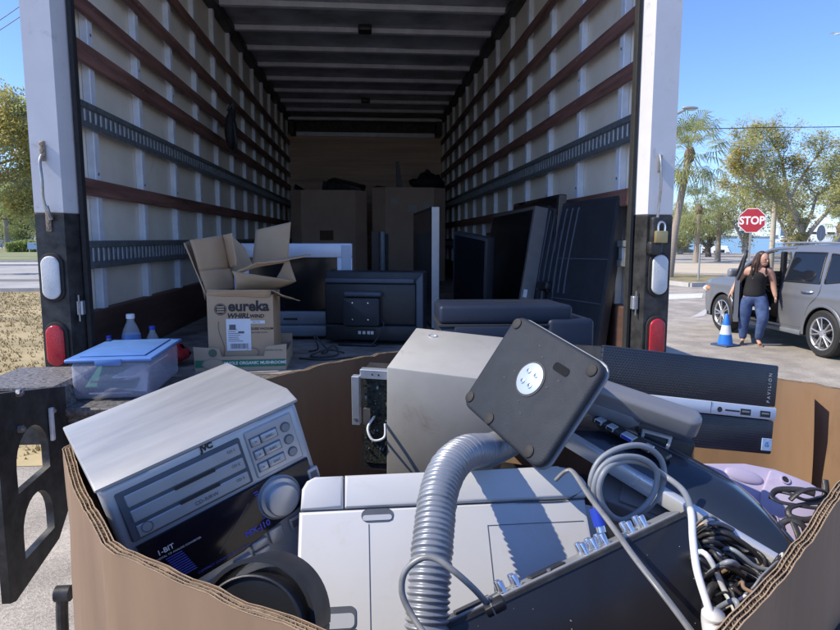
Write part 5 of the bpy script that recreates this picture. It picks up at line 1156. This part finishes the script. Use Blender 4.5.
def person():
    # local: x to the picture's right, -y to the camera, z up; turned toward the camera, stepping to her left
    t=thing('person','woman in black tank top and blue jeans stepping out of the silver car','person',(6.66,10.35,0),rad(0,0,-30))
    sk=mat('skin_tone',(.48,.27,.19),.5,0,.05,12); jean=mat('blue_denim',(.035,.065,.16),.85,0,.22,9,.3,200,col2=(.06,.10,.22)); topm=mat('black_cotton',(.012,.012,.014),.85,0,.2,20); hairm=mat('brown_hair',(.05,.024,.015),.5,0,.35,30,.3,200,stretch=(1,1,.15))
    V=[];E=[]
    def ch(pts,start=None):
        idx=[] if start is None else [start]
        for p in pts:
            V.append(p); idx.append(len(V)-1)
        E.extend(zip(idx,idx[1:])); return idx
    pel=ch([(0,0,.88,.14)])[0]
    sp=ch([(.01,0,1.0,.12),(.03,-.01,1.14,.11),(.05,-.03,1.26,.115),(.065,-.045,1.34,.075),(.08,-.06,1.395,.060),(.09,-.075,1.43,.068),(.10,-.085,1.50,.082),(.10,-.085,1.565,.062)],pel)
    sh=sp[3]
    ra=ch([(-.11,-.01,1.30,.085),(-.17,.01,1.25,.070),(-.24,.05,1.12,.056),(-.28,.06,1.03,.052),(-.33,.0,.93,.040),(-.35,-.02,.885,.024)],sh)
    la=ch([(.21,-.06,1.29,.08),(.245,-.05,1.24,.068),(.28,-.03,1.10,.055),(.29,-.04,1.02,.05),(.315,-.08,.90,.038),(.32,-.09,.855,.024)],sh)
    rl=ch([(-.10,0,.84,.10),(-.115,0,.66,.085),(-.12,.01,.47,.062),(-.125,.05,.28,.052),(-.125,.06,.10,.036),(-.13,.0,.05,.032),(-.135,-.10,.028,.026)],pel)
    ll=ch([(.10,0,.84,.10),(.14,-.06,.66,.085),(.16,-.12,.48,.062),(.13,-.07,.28,.052),(.11,-.03,.10,.036),(.13,-.09,.05,.032),(.155,-.18,.028,.026)],pel)
    # fingers
    for hand,dx in((ra[-1],(-.02,-.01)),(la[-1],(.01,-.01))):
        x,y,z,_=V[hand]
        for k,(ox,ln) in enumerate(((-.026,.055),(-.009,.07),(.009,.066),(.026,.05))):
            V.append((x+ox*.4+dx[0],y+ox,z-.03,.010)); a=len(V)-1; E.append((hand,a)); V.append((x+ox*.5+dx[0]*1.5,y+ox-.005,z-.03-ln*.6,.008)); E.append((a,a+1)); V.append((x+ox*.5+dx[0]*1.2,y+ox-.015,z-.03-ln,.006)); E.append((a+1,a+2))
        V.append((x+.012,y-.03,z-.015,.010)); a=len(V)-1; E.append((hand,a)); V.append((x+.016,y-.048,z-.045,.008)); E.append((a,a+1))
    skin('body',V,E,sk,t,2)
    hx,hy,hz=.10,-.085,1.49
    Hm=Matrix.Translation((hx,hy,hz))@Matrix.Scale(1.1,4)@Matrix.Rotation(math.radians(38),4,'Z')@Matrix.Rotation(math.radians(8),4,'X')
    m=MB(); m.T=Hm; m.ell((0,-.01,.0),(.072,.090,.108),24,16); m.ell((0,-.045,-.055),(.05,.048,.048)); m.ell((0,-.100,-.012),(.013,.018,.022)); m.ell((-.074,.0,-.01),(.010,.02,.03)); m.ell((.074,.0,-.01),(.010,.02,.03)); hd=m.build('head',sk,t)
    m=MB(); m.T=Hm
    for x in(-.030,.030): m.ell((x,-.088,.012),(.014,.010,.007))
    m.build('eye',K['ink'],hd)
    m=MB(); m.T=Hm; m.ell((0,-.092,-.052),(.026,.008,.007)); m.build('mouth',mat('lip_tone',(.55,.28,.25),.4),hd)
    # hair: cap and long locks behind the shoulders
    m=MB(); m.T=Hm
    m.grid(lambda u,v:((.084+.01*mnoise.noise((u*9,v*4,1)))*math.sin(2*PI*u)*math.sin(v*PI*.62),.012+.104*-math.cos(2*PI*u)*math.sin(v*PI*.62)*(-1 if False else 1)+.018,.012+.116*math.cos(v*PI*.62)) if not(.0>1) else 0,24,10)
    m.build('hair',hairm,t)
    m=MB(); m.T=Hm; rng=random.Random(2)
    for k in range(26):
        a=math.radians(-20+220*k/25); x=.078*math.cos(a); y=.02+.085*math.sin(a)
        if y<-.03: continue
        m.tube([(x*.8,y*.8,.08),(x*1.08,y*1.05,.0),(x*1.25+rng.uniform(-.02,.02),y*1.1,-.10),(x*1.35+rng.uniform(-.03,.03),y*1.0+rng.uniform(-.02,.02),-.20),(x*1.2+rng.uniform(-.04,.02),y*.7-.02,-.30+rng.uniform(-.03,.03))],[.022,.024,.024,.02,.006],7,5)
    m.build('hair_lock',hairm,t)
    # tank top
    V2=[(0,0,.80,(.185,.165)),(0,0,.90,(.195,.17)),(.01,0,1.0,(.185,.155)),(.03,-.01,1.12,(.172,.145)),(.05,-.03,1.23,(.185,.155)),(.06,-.04,1.32,(.15,.11))]
    skin('tank_top',V2,[(0,1),(1,2),(2,3),(3,4),(4,5)],topm,t,2)
    m=MB(); 
    for x in(-.055,.155): m.tube([(x+.01,-.145,1.24),(x,-.115,1.335),(x,-.03,1.375),(x,.05,1.33),(x,.07,1.24)],.020,6,5)
    m.build('shoulder_strap',topm,t)
    V3=[(0,0,.90,.19),(-.095,0,.80,.145),(-.115,0,.64,.125),(-.12,.01,.47,.10),(-.125,.05,.28,.080),(-.125,.06,.07,.062),(.095,0,.80,.145),(.14,-.06,.64,.125),(.16,-.12,.48,.10),(.13,-.07,.28,.080),(.11,-.03,.09,.062),(0,0,.97,.175)]
    skin('jeans',V3,[(0,1),(1,2),(2,3),(3,4),(4,5),(0,6),(6,7),(7,8),(8,9),(9,10),(0,11)],jean,t,2)
    sa=mat('tan_sandal',(.35,.23,.15),.6)
    for x,y in((-.132,-.04),(.142,-.12)):
        m=MB(); m.prism([(-.042,-.11),(.042,-.11),(.034,.10),(-.034,.10)],0,.018,.004,2,vert_bev=.025,M=Matrix(((1,0,0,x),(0,0,1,0),(0,1,0,0),(0,0,0,1)))@Matrix.Translation((0,0,y))); m.tube([(x-.042,y-.06,.015),(x,y-.06,.062),(x+.042,y-.06,.015)],.009,6,6,flat=(1.6,.5)); m.build('sandal',sa,t)
person()
# ================= CONE, SIGNS, POLES =================
t=thing('traffic_cone','blue traffic cone with pale collar beside the silver car','traffic cone',(*G(725,345.5),0),rad(0,0,20))
m=MB(); m.box(-.17,.17,-.17,.17,0,.03,.02,3); m.build('base',mat('dark_blue_rubber',(.03,.06,.14),.6),t)
m=MB(); m.lathe([(.125,.03),(.095,.20)],28,cap=False); m.build('cone_body',mat('blue_cone_plastic',(.02,.17,.62),.45),t); m=MB(); m.lathe([(.066,.36),(.03,.54),(.02,.555),(0,.555)],28,cap=False); m.build('cone_body',mat('blue_cone_plastic',(.02,.17,.62),.45),t)
m=MB(); m.lathe([(.0955,.20),(.0665,.36)],28,cap=False); m.build('collar',mat('reflective_collar',(.62,.68,.72),.5,0,.1,40),t)
def stop_sign():
    c=at(752,220.5,19.0); R=.405
    t=thing('stop_sign','red octagonal stop sign on a thin steel post behind the car','road sign',(c.x,c.y,0),rad(0,0,-33))
    n=8; o=[(R*math.cos(PI/8+k*PI/4),c.z+R*math.sin(PI/8+k*PI/4)) for k in range(n)]
    m=MB(); m.prism(o,-.006,0); m.build('border',K['whiteink'],t)
    m=MB(); m.prism([(x*.95,c.z+(z-c.z)*.95) for x,z in o],-.009,-.0065); m.build('sign_face',mat('sign_red',(.40,.025,.035),.45,0,.06,5),t)
    text('lettering','STOP',.34,front(0,-.0095,c.z-.01),K['whiteink'],t,.001,sx=.86,bold=.010)
    m=MB(); m.box(-.05,-.02,.004,.03,0,c.z+.2); m.box(.02,.05,.004,.03,0,c.z+.2) if False else m.box(-.019,.02,.012,.02,0,c.z+.2); m.build('post',mat('grey_post',(.36,.36,.34),.5,.4),t)
stop_sign()
def round_sign(px,py,Y,r,lab):
    c=at(px,py,Y); t=thing('round_sign',lab,'road sign',(c.x,c.y,0),rad(0,0,25))
    m=MB(); m.lathe([(r,0),(r,.006),(0,.006)],28,front(0,0,c.z)); m.build('sign_back',mat('grey_sign_back',(.20,.22,.25),.6,.1),t)
    m=MB(); m.cyl((0,.02,0),(0,.02,c.z+r*.3),.03,n=10); m.build('post',mat('grey_post',(.36,.36,.34)),t)
round_sign(821,233,27,.36,'plain grey round sign back right of the branching tree'); round_sign(840,243,30,.30,'small dark round sign back at the right picture edge')
def pole(name,px,py0,py1,Y,r,lab,mm,cat='pole'):
    a=at(px,py1,Y); b=at(px,py0,Y); t=thing(name,lab,cat,(a.x,a.y,gz(a.x,a.y)))
    m=MB(); m.cyl((0,0,0),(0,0,b.z-gz(a.x,a.y)),r*1.25,r,n=12); m.build('shaft',mm,t); m=MB(); m.lathe([(r*1.4,0),(r*1.1,.06),(0,.09)],12,Matrix.Translation((0,0,b.z-gz(a.x,a.y)))); m.build('cap',mm,t); return t
polem=mat('weathered_wood_pole',(.42,.38,.32),.8,0,.15,3)
pole('utility_pole',771,196,262,36,.13,'pale slim wooden pole just right of the red stop sign',polem)
pole('marker_post',698.5,246,277,27,.035,'thin grey marker post standing on the planted verge',mat('grey_post',(.36,.36,.34)),'post')
def lamp():
    Y=30; b=at(668,150,Y); t=thing('street_lamp','grey street lamp arm reaching out behind the white truck post','street lamp',(b.x,b.y,0))
    h=at(683,109,Y)-Vector((b.x,b.y,0)); gm=mat('lamp_grey',(.42,.43,.44),.5,.4)
    m=MB(); m.tube([(0,0,0),(0,0,h.z-1.0),(.15,0,h.z-.4),(.7,0,h.z-.05),(h.x+.1,0,h.z+.05)],.07,10,8); m.build('pole',gm,t)
    m=MB(); m.ell((h.x+.35,0,h.z+.05),(.42,.16,.09)); m.build('lamp_head',gm,t)
    m=MB(); m.ell((h.x+.40,0,h.z-.02),(.26,.12,.06)); m.build('lens',K['whitelens'],t)
lamp()
def wire(label,pts,r,bulbs=0):
    t=thing('overhead_wire',label,'wire',pts[0]); inv=Matrix.Translation(-Vector(pts[0]))
    m=MB(); m.T=inv; m.tube(pts,r,6,10); m.build('strand',K['cablebk'],t,sharp=0)
    if bulbs:
        P,_=spline([Vector(p) for p in pts],12)
        for i,p in enumerate(P[:bulbs]): m=MB(); m.T=inv; m.ell(p-Vector((0,0,.07)),(.05,.05,.08),8,6); m.build('bulb',K['whiteink'],t)
wire('thin black overhead wire across the sky above the trees',[at(640,123,32),at(675,127.5,32),at(720,128.5,32),at(770,127.5,32),at(850,126.5,32),at(960,122,32)],.022,bulbs=22)
wire('upper overhead wire crossing the sky left of the white truck post',[at(-60,60,40),at(0,20,40),at(40,-8,40)],.02)
wire('lower overhead wire crossing the sky left of the white truck post',[at(-60,68,40),at(0,30,40),at(40,3,40)],.02)
# ================= TREES =================
def leafmat(n,c1,c2):
    m=mat(n,c1,.6,0,.2,1.5,col2=c2); nt=m.node_tree; b=nt.nodes['Principled BSDF']; tr=nt.nodes.new('ShaderNodeBsdfTranslucent'); nt.links.new(b.inputs['Base Color'].links[0].from_socket,tr.inputs[0])
    mx=nt.nodes.new('ShaderNodeMixShader'); mx.inputs[0].default_value=.55; nt.links.new(b.outputs[0],mx.inputs[1]); nt.links.new(tr.outputs[0],mx.inputs[2]); nt.links.new(mx.outputs[0],nt.nodes['Material Output'].inputs[0]); return m
leafA=leafmat('olive_leaf',(.33,.36,.11),(.48,.48,.19)); leafY=leafmat('yellow_leaf',(.48,.37,.09),(.62,.49,.13)); leafP=leafmat('palm_leaf',(.20,.25,.08),(.40,.41,.17)); leafD=leafmat('green_leaf',(.20,.28,.07),(.36,.42,.14))
bark=mat('grey_bark',(.34,.31,.27),.9,0,.25,6,.4,40); barkD=mat('dark_bark',(.11,.09,.075),.9,0,.25,6,.4,40)
def palm(px,pyb,pyc,Y,r,lab,seed,lean=0,nf=40,L=1.7):
    rng=random.Random(seed); c=at(px,pyc,Y); g=gz(c.x,c.y); b=Vector((c.x-lean,c.y,g)); hgt=c.z-g
    t=thing('palm_tree',lab,'palm tree',b)
    m=MB(); P=[(0,0,0),(lean*.25,0,hgt*.33),(lean*.6,0,hgt*.66),(lean,0,hgt)]
    m.tube(P,[r*1.35,r,r*.92,r*.95],12,12); m.build('trunk',mat('palm_bark',(.30,.25,.20),.9,0,.2,9,.5,30,stretch=(1,1,6)),t)
    m=MB(); m.tube([(lean,0,hgt-.55),(lean,0,hgt-.2),(lean,0,hgt+.12)],[r*.95,r*1.5,r*.8],12,4); m.build('boot_bulge',mat('palm_boot',(.16,.12,.08),.9,0,.3,9,.5,20),t)
    vs=[];fs=[];mi=[]
    for k in range(nf):
        a=rng.uniform(0,2*PI); el=math.radians(rng.uniform(-55,75)) if k<nf*.8 else math.radians(rng.uniform(-80,-35)); l=L*rng.uniform(.55,.85)
        d=Vector((math.cos(a)*math.cos(el),math.sin(a)*math.cos(el),math.sin(el))); o=Vector((lean,0,hgt)); hub=o+d*l; hub.z-=.12*l
        side=d.cross(Vector((0,0,1))).normalized(); up=side.cross(d)
        i=len(vs); w=side*.018; vs+=[o-w,o+w,hub+w,hub-w]; fs.append((i,i+1,i+2,i+3))
        nb=15
        for q in range(nb):
            f=(q/(nb-1)-.5)*2; an=f*1.75; ln=L*.52*(1-.35*abs(f))*rng.uniform(.85,1.1)
            v=d*math.cos(an)+side*math.sin(an); tip=hub+v*ln+Vector((0,0,-.42*ln*rng.uniform(.4,1.3)))+up*.10*rng.uniform(-1,1); mid=hub+v*ln*.55+up*.05
            sw=v.cross(up)*.028; i=len(vs); vs+=[hub,mid-sw,tip,mid+sw]; fs.append((i,i+1,i+2,i+3))
    m.bm.free() if False else None
    m=MB(); m._add(vs,fs,False); m.build('crown',leafP,t,sharp=0)
palm(690,275,150,29,.17,'tall palm leaning right, nearest the white truck post',1,lean=.75,nf=56,L=1.85)
palm(699,262,207,46,.20,'mid sized palm with full crown above the white van',2,nf=48,L=1.9)
palm(720,262,214,48,.19,'shorter round crowned palm above the cab of the white van',3,nf=44,L=1.7)
palm(672,262,222,52,.20,'low palm half hidden behind the tall leaning palm trunk',4,nf=44,L=2.0)
palm(5,243,216,95,.34,'small dark palm on the far lawn at the left',5,nf=40,L=3.0)
palm(841,262,225,42,.2,'palm with green crown at the right picture edge',7,nf=30,L=1.3)
def tree(lab,base,limbs,leaves,lm,bk,seed,cat='tree',leafsize=.07,dens=1.0):
    """limbs: list of point lists (world) with radii; twigs and leaf clusters spread from their outer parts"""
    rng=random.Random(seed); t=thing('tree',lab,cat,base); inv=Matrix.Translation(-Vector(base))
    m=MB(); m.T=inv; tips=[]
    def twig(p,d,l,r,dep):
        q=p+d*l; mid=p+d*l*.5+Vector((rng.uniform(-1,1),rng.uniform(-1,1),rng.uniform(-.5,1)))*l*.10
        m.tube([p,mid,q],[r,r*.8,r*.55],5,2,cap=False)
        if dep==0: tips.append((q,d)); tips.append((mid,d)); return
        for k in range(rng.choice((2,3,3))):
            v=(d+Vector((rng.gauss(0,.6),rng.gauss(0,.6),rng.gauss(.12,.5)))).normalized(); twig(p.lerp(q,rng.uniform(.45,1)),v,l*rng.uniform(.55,.85),r*.58,dep-1)
    for pts,r0,r1,dep,l in limbs:
        P,_=spline([Vector(p) for p in pts],5); n=len(P); m.tube(P,[r0+(r1-r0)*i/(n-1) for i in range(n)],9,1)
        for i in range(n//3,n):
            for k in range(2 if i<n-1 else 4):
                d=((P[i]-P[i-1]).normalized()+Vector((rng.gauss(0,.75),rng.gauss(0,.75),rng.gauss(.25,.6)))).normalized(); twig(P[i],d,l*rng.uniform(.6,1.1),r1*.75,dep)
    m.build('trunk',bk,t,sharp=0)
    for j,(lmat,share) in enumerate(lm):
        vs=[];fs=[]
        for p,d in tips:
            # leaf colour clumps follow a coarse noise so that yellow and green gather in patches
            nv=mnoise.noise(p*.55+Vector((seed,0,0)))
            if share and not(share[0]<=nv<share[1]): continue
            for k in range(max(1,int(leaves*dens*rng.uniform(.3,1.5)))):
                c=p+Vector((rng.gauss(0,1),rng.gauss(0,1),rng.gauss(0,1)))*leafsize*2.6; a=Vector((rng.gauss(0,1),rng.gauss(0,1),rng.gauss(0,1))).normalized(); b=a.orthogonal().normalized(); s=leafsize*rng.uniform(.6,1.3); i=len(vs)
                vs+=[c-a*s,c+b*s*.45,c+a*s,c-b*s*.45]; fs.append((i,i+1,i+2,i+3))
        if fs: m=MB(); m.T=inv; m._add(vs,fs,False); m.build('crown',lmat,t,sharp=0)
Yt=33
A=lambda px,py,dy=0:at(px,py,Yt+dy)
b0=A(804,262)
tree('sparse yellow green tree with forked grey branches behind the car',(b0.x,b0.y,0),[
 ([(b0.x,b0.y,0),A(804,252),A(803,240),A(800,222)],.20,.14,1,.5),
 ([A(803,240),A(795,216),A(782,204,-.5),A(768,196,-1),A(752,180,-1.5),A(742,165,-2)],.13,.03,2,.85),
 ([A(801,224),A(792,205,.5),A(785,180,1),A(782,160,1),A(772,142,1.2)],.14,.03,2,.85),
 ([A(790,200,.6),A(800,180,.5),A(812,162,.5),A(822,150,.6)],.09,.03,2,.75),
 ([A(804,240),A(818,222,-.6),A(832,208,-1),A(848,196,-1),A(860,180,-1)],.13,.04,2,.8),
 ([A(803,232),A(812,212,.5),A(818,195,1),A(836,184,1),A(845,168,1)],.11,.03,2,.8),
 ([A(776,200,-.8),A(762,170,0),A(757,150,.4),A(750,140,.6)],.07,.025,2,.8),
 ([A(784,204),A(770,180,1),A(755,178,1.5),A(738,184,1.5)],.06,.025,2,.75)],
 12,[(leafY,(-.10,.10)),(leafA,None)],bark,12,leafsize=.066)
def small(px,pyb,pyt,Y,lab,seed,w=10,lf=6,mats=None,bk=None,ls=.1):
    A=lambda a,b,dy=0:at(a,b,Y+dy); g=A(px,pyb); z=gz(g.x,g.y); h=pyb-pyt; k=Y/33
    tree(lab,(g.x,g.y,z),[([(g.x,g.y,z),A(px,pyb-h*.3),A(px+w*.1,pyb-h*.5)],.17*k,.11*k,1,.4*k),([A(px,pyb-h*.3),A(px-w*.5,pyb-h*.6),A(px-w,pyb-h*.8)],.09*k,.03*k,2,.8*k),([A(px,pyb-h*.4),A(px+w*.5,pyb-h*.6),A(px+w,pyb-h*.85)],.09*k,.03*k,2,.8*k),([A(px,pyb-h*.4),A(px+w*.05,pyb-h*.75),A(px-w*.1,pyb-h)],.08*k,.03*k,2,.8*k)],lf,mats or [(leafY,(-.1,.1)),(leafA,None)],bk or bark,seed,leafsize=ls)
small(789,262,200,44,'low forked tree with bare dark limbs between pole and yellow tree',31,14,5)
small(708,262,218,60,'bare limbed tree standing beyond the white van and palms',32,22,4,ls=.11,bk=barkD)
small(745,262,205,55,'yellowish tree behind the stop sign post',33,18,5,ls=.11)
small(680,262,228,70,'bushy olive tree behind the leaning palm trunk',34,18,6,ls=.14)
small(848,262,160,38,'yellow olive tree half cut by the right picture edge',35,16,8,ls=.08)
# left side trees, hedge, building
Yl=34
A2=lambda px,py,dy=0:at(px,py,Yl+dy)
b1=A2(-46,262)
tree('leafy yellow green tree leaning in from beyond the left picture edge',(b1.x,b1.y,0),[
 ([(b1.x,b1.y,0),A2(-44,230),A2(-36,205),A2(-20,190)],.3,.16,1,.7),
 ([A2(-36,205),A2(-20,170),A2(-5,150),A2(10,140),A2(22,128)],.15,.04,2,.95),([A2(-20,190),A2(0,180,1),A2(16,182,1),A2(34,190,1)],.12,.04,2,.9),
 ([A2(-20,190),A2(0,198,1),A2(15,205,1),A2(28,210,1)],.10,.03,2,.75),
 ([A2(-25,180),A2(-15,150,-1),A2(-5,130,-1),A2(6,118,-1)],.12,.04,2,.9),([A2(-30,190),A2(-45,160),A2(-50,130)],.12,.04,2,.9),([A2(-5,165,.5),A2(12,160,1),A2(28,158,1),A2(42,162,1)],.08,.03,2,.85)],
 11,[(leafY,(-.22,.16)),(leafA,None)],bark,41,leafsize=.08)
small(38,246,196,105,'round green tree in front of the pale far building',43,16,8,mats=[(leafD,None)],ls=.24)
small(62,246,205,115,'broad green tree hidden partly behind the left truck post',44,20,8,mats=[(leafD,None)],ls=.26)
small(20,246,228,112,'low dark green tree beside the far small palm',45,12,8,mats=[(leafD,None)],ls=.24)
def hedge(px0,px1,pyt,Y,lab,seed,lm):
    rng=random.Random(seed); a=at(px0,250,Y);b=at(px1,250,Y); h=at(px0,pyt,Y).z; t=thing('hedge',lab,'hedge',((a.x+b.x)/2,Y,0)); vs=[];fs=[]; W2=(b.x-a.x)/2
    for k in range(5200):
        x=rng.uniform(-W2,W2); y=rng.uniform(-.8,.8); z=rng.uniform(.05,h*(.75+.3*mnoise.noise((x*.5,seed,0)))); c=Vector((x,y,z)); q=Vector((rng.gauss(0,1),rng.gauss(0,1),rng.gauss(0,1))).normalized(); s=rng.uniform(.08,.2); w=q.orthogonal().normalized(); i=len(vs); vs+=[c-q*s,c+w*s*.5,c+q*s,c-w*s*.5]; fs.append((i,i+1,i+2,i+3))
    m=MB(); m._add(vs,fs,False); m.build('foliage',lm,t,sharp=0); m=MB(); m.box(-W2*.98,W2*.98,-.3,.3,0,h*.5,.2,2); m.build('stems',barkD,t)
hedge(8,62,237.5,88,'clipped dark hedge along the far lawn at the left',51,leafD)
def building():
    c=at(24,245,150); t=thing('apartment_building','pale apartment building glimpsed through the leaves at the left','building',(c.x,c.y,0))
    wl=mat('pale_render_wall',(.50,.53,.56),.8,0,.05,.3); m=MB(); m.box(-11,13,-6,6,0,15.5); m.build('wall',wl,t)
    m=MB(); m.box(-11.5,13.5,-6.5,6.5,15.5,16.2); m.build('roof',wl,t)
    for f in range(4):
        for k in range(6):
            m=MB(); x=-9+k*3.9; m.box(x,x+1.8,-6.08,-6.0,1.4+f*3.7,3.3+f*3.7); w_=m.build('window',mat('far_window',(.10,.14,.18),.15),t)
    for f in range(1,4): m=MB(); m.box(-10.5,12.5,-7.3,-6.1,f*3.7+.2,f*3.7+.45); m.build('balcony',wl,t)
building()
# small things by the shore
def van():
    c=at(716,262,92); g=gz(c.x,c.y); t=thing('camper_van','white camper van parked by the shore beyond the palms','van',(c.x,c.y,g+.0),rad(0,0,-34))
    wm=mat('white_van_paint',(.72,.73,.74),.4)
    m=MB(); m.prism([(-3.0,.5),(2.9,.5),(2.95,1.2),(2.3,1.45),(1.75,2.2),(1.6,3.0),(-2.4,3.1),(-3.0,2.6)],-1.1,1.1,.10,3); m.build('body',wm,t)
    for x0,x1,z0,z1 in((-1.9,-.9,1.7,2.3),(-.3,.2,1.8,2.3),(1.35,1.9,1.5,2.1)): m=MB(); m.box(x0,x1,-1.13,-1.105,z0,z1,.03,2); m.build('window',K['gloss'],t)
    m=MB(); m.box(.55,1.15,-1.13,-1.105,.65,2.45,.02,1); m.build('side_door',K['black'],t)
    for x in(-1.5,2.0):
        for y in(-1.0,1.0): m=MB(); m.cyl((x,y-.12,.38),(x,y+.12,.38),.38,n=20); m.build('wheel',K['rubber'],t)
van()
def farcar(px,py,Y,lab,col,rz):
    c=at(px,py,Y); t=thing('parked_car',lab,'car',(c.x,c.y,gz(c.x,c.y)),rad(0,0,rz)); cm=mat('far_paint_%d'%px,col,.35)
    m=MB(); m.prism([(-2.1,.35),(2.1,.35),(2.15,.8),(1.2,.95),(.6,1.42),(-1.2,1.45),(-1.9,.98),(-2.15,.9)],-.85,.85,.08,3); m.build('body',cm,t)
    m=MB(); m.prism([(1.05,.97),(.55,1.36),(-1.15,1.38),(-1.65,.99)],-.87,.87,.02,1); m.build('window',K['gloss'],t)
    for x in(-1.3,1.3): m=MB(); m.cyl((x,-.9,.33),(x,.9,.33),.33,n=18); m.build('wheel',K['rubber'],t)
farcar(676,261,85,'dark car parked by the shore left of the white van',(.05,.06,.08),-34)
farcar(833,257,88,'white car parked by the shore at the right picture edge',(.7,.7,.7),-40)
def person_far():
    pass
def boat(px,Y,lab,s):
    c=at(px,243.5,Y); t=thing('moored_boat',lab,'boat',(c.x,c.y,-.66),rad(0,0,-40)); wm=mat('white_boat',(.75,.76,.77),.4)
    m=MB(); m.prism([(-4*s,0),(3.4*s,0),(4.6*s,1.5*s),(-4.2*s,1.3*s)],-1.2*s,1.2*s,.1,2); m.build('hull',wm,t); m=MB(); m.prism([(-2*s,1.4*s),(1.8*s,1.4*s),(1.0*s,2.8*s),(-1.6*s,2.8*s)],-.9*s,.9*s,.1,2); m.build('cabin',wm,t); m=MB(); m.box(-1.5*s,1.0*s,-.95*s,-.91*s,1.8*s,2.3*s); m.build('window',K['gloss'],t); m=MB(); m.cyl((0,0,2.8*s),(0,0,7*s),.06*s,n=8); m.build('mast',wm,t)
for i,(px,s,w) in enumerate(((785,1.3,'leftmost'),(814,2.6,'second from left'),(821,2.2,'middle'),(829,2.6,'rightmost'))): boat(px,330+10*i,'white moored boat on the bay, %s of the four boats'%w,s)
def yard_sign():
    c=at(51,262,52); 
    c=at(32.5,243,80); t=thing('lawn_sign','small blue and white stand on the far lawn by the hedge','stand',(c.x,c.y,0))
    m=MB(); m.box(-.6,.6,-.03,.03,.5,1.3,.02,1); m.build('panel',mat('faded_blue_panel',(.30,.42,.62),.6),t)
    for x in(-.45,.45): m=MB(); m.cyl((x,.05,0),(x,.05,1.2),.04,n=8); m.build('leg',K['paper'],t)
yard_sign()
def bird():
    c=at(838,34,40); t=thing('gull','white gull wing at the top right edge of the sky','bird',c)
    m=MB(); m.tube([(-.22,0,-.05),(0,0,0),(.22,0,.02)],[.02,.06,.015],8,5); 
    m._add([(.0,0,.02),(-.25,.1,.16),(-.55,.2,.02),(-.2,.15,.06),(.1,0,.0)],[(0,1,3,4),(1,2,3)]); m._add([(.0,0,.02),(.25,-.1,.18),(.6,-.2,.05),(.2,-.12,.06),(.1,0,.0)],[(0,1,3,4),(1,2,3)]); m.build('body',K['paper'],t)
bird()
# ================= CAMERA, LIGHT =================
cam=bpy.data.cameras.new('camera'); co=bpy.data.objects.new('camera',cam); COL.objects.link(co)
cam.sensor_fit='HORIZONTAL'; cam.sensor_width=36; cam.lens=630/840*36; cam.clip_start=.05; cam.clip_end=30000
M=Matrix((RT,UP,-FW)).transposed().to_4x4(); M.translation=(0,0,H); co.matrix_world=M; sc.camera=co
S=Vector((-.70,-.07,.70)).normalized(); EL=math.asin(S.z); AZ=math.atan2(S.x,S.y)
su=bpy.data.lights.new('sun','SUN'); su.energy=SUN; su.angle=math.radians(.53); su.color=(1,.905,.75)
so=bpy.data.objects.new('sun',su); COL.objects.link(so); so.rotation_euler=S.to_track_quat('Z','Y').to_euler(); so.location=(-10,-5,20)
w=bpy.data.worlds.new('World'); sc.world=w; w.use_nodes=True; nt=w.node_tree; bg=nt.nodes['Background']
sk=nt.nodes.new('ShaderNodeTexSky'); sk.sky_type='NISHITA'; sk.sun_disc=False; sk.sun_elevation=EL; sk.sun_rotation=AZ; sk.altitude=0; sk.air_density=1; sk.dust_density=.3; sk.ozone_density=2.5
tn=nt.nodes.new('ShaderNodeMix'); tn.data_type='RGBA'; tn.blend_type='MULTIPLY'; tn.inputs['Factor'].default_value=1; tn.inputs[7].default_value=(.52,.63,.90,1); nt.links.new(sk.outputs[0],tn.inputs[6]); nt.links.new(tn.outputs[2],bg.inputs[0]); bg.inputs[1].default_value=SKY
vs=sc.view_settings; vs.view_transform='Standard'; vs.look='None'; vs.exposure=EXPO; vs.gamma=1; vs.use_curve_mapping=False
sc.display_settings.display_device='sRGB'
sc.cycles.max_bounces=16; sc.cycles.diffuse_bounces=14; sc.cycles.glossy_bounces=6; sc.cycles.transparent_max_bounces=12; sc.cycles.use_denoising=True
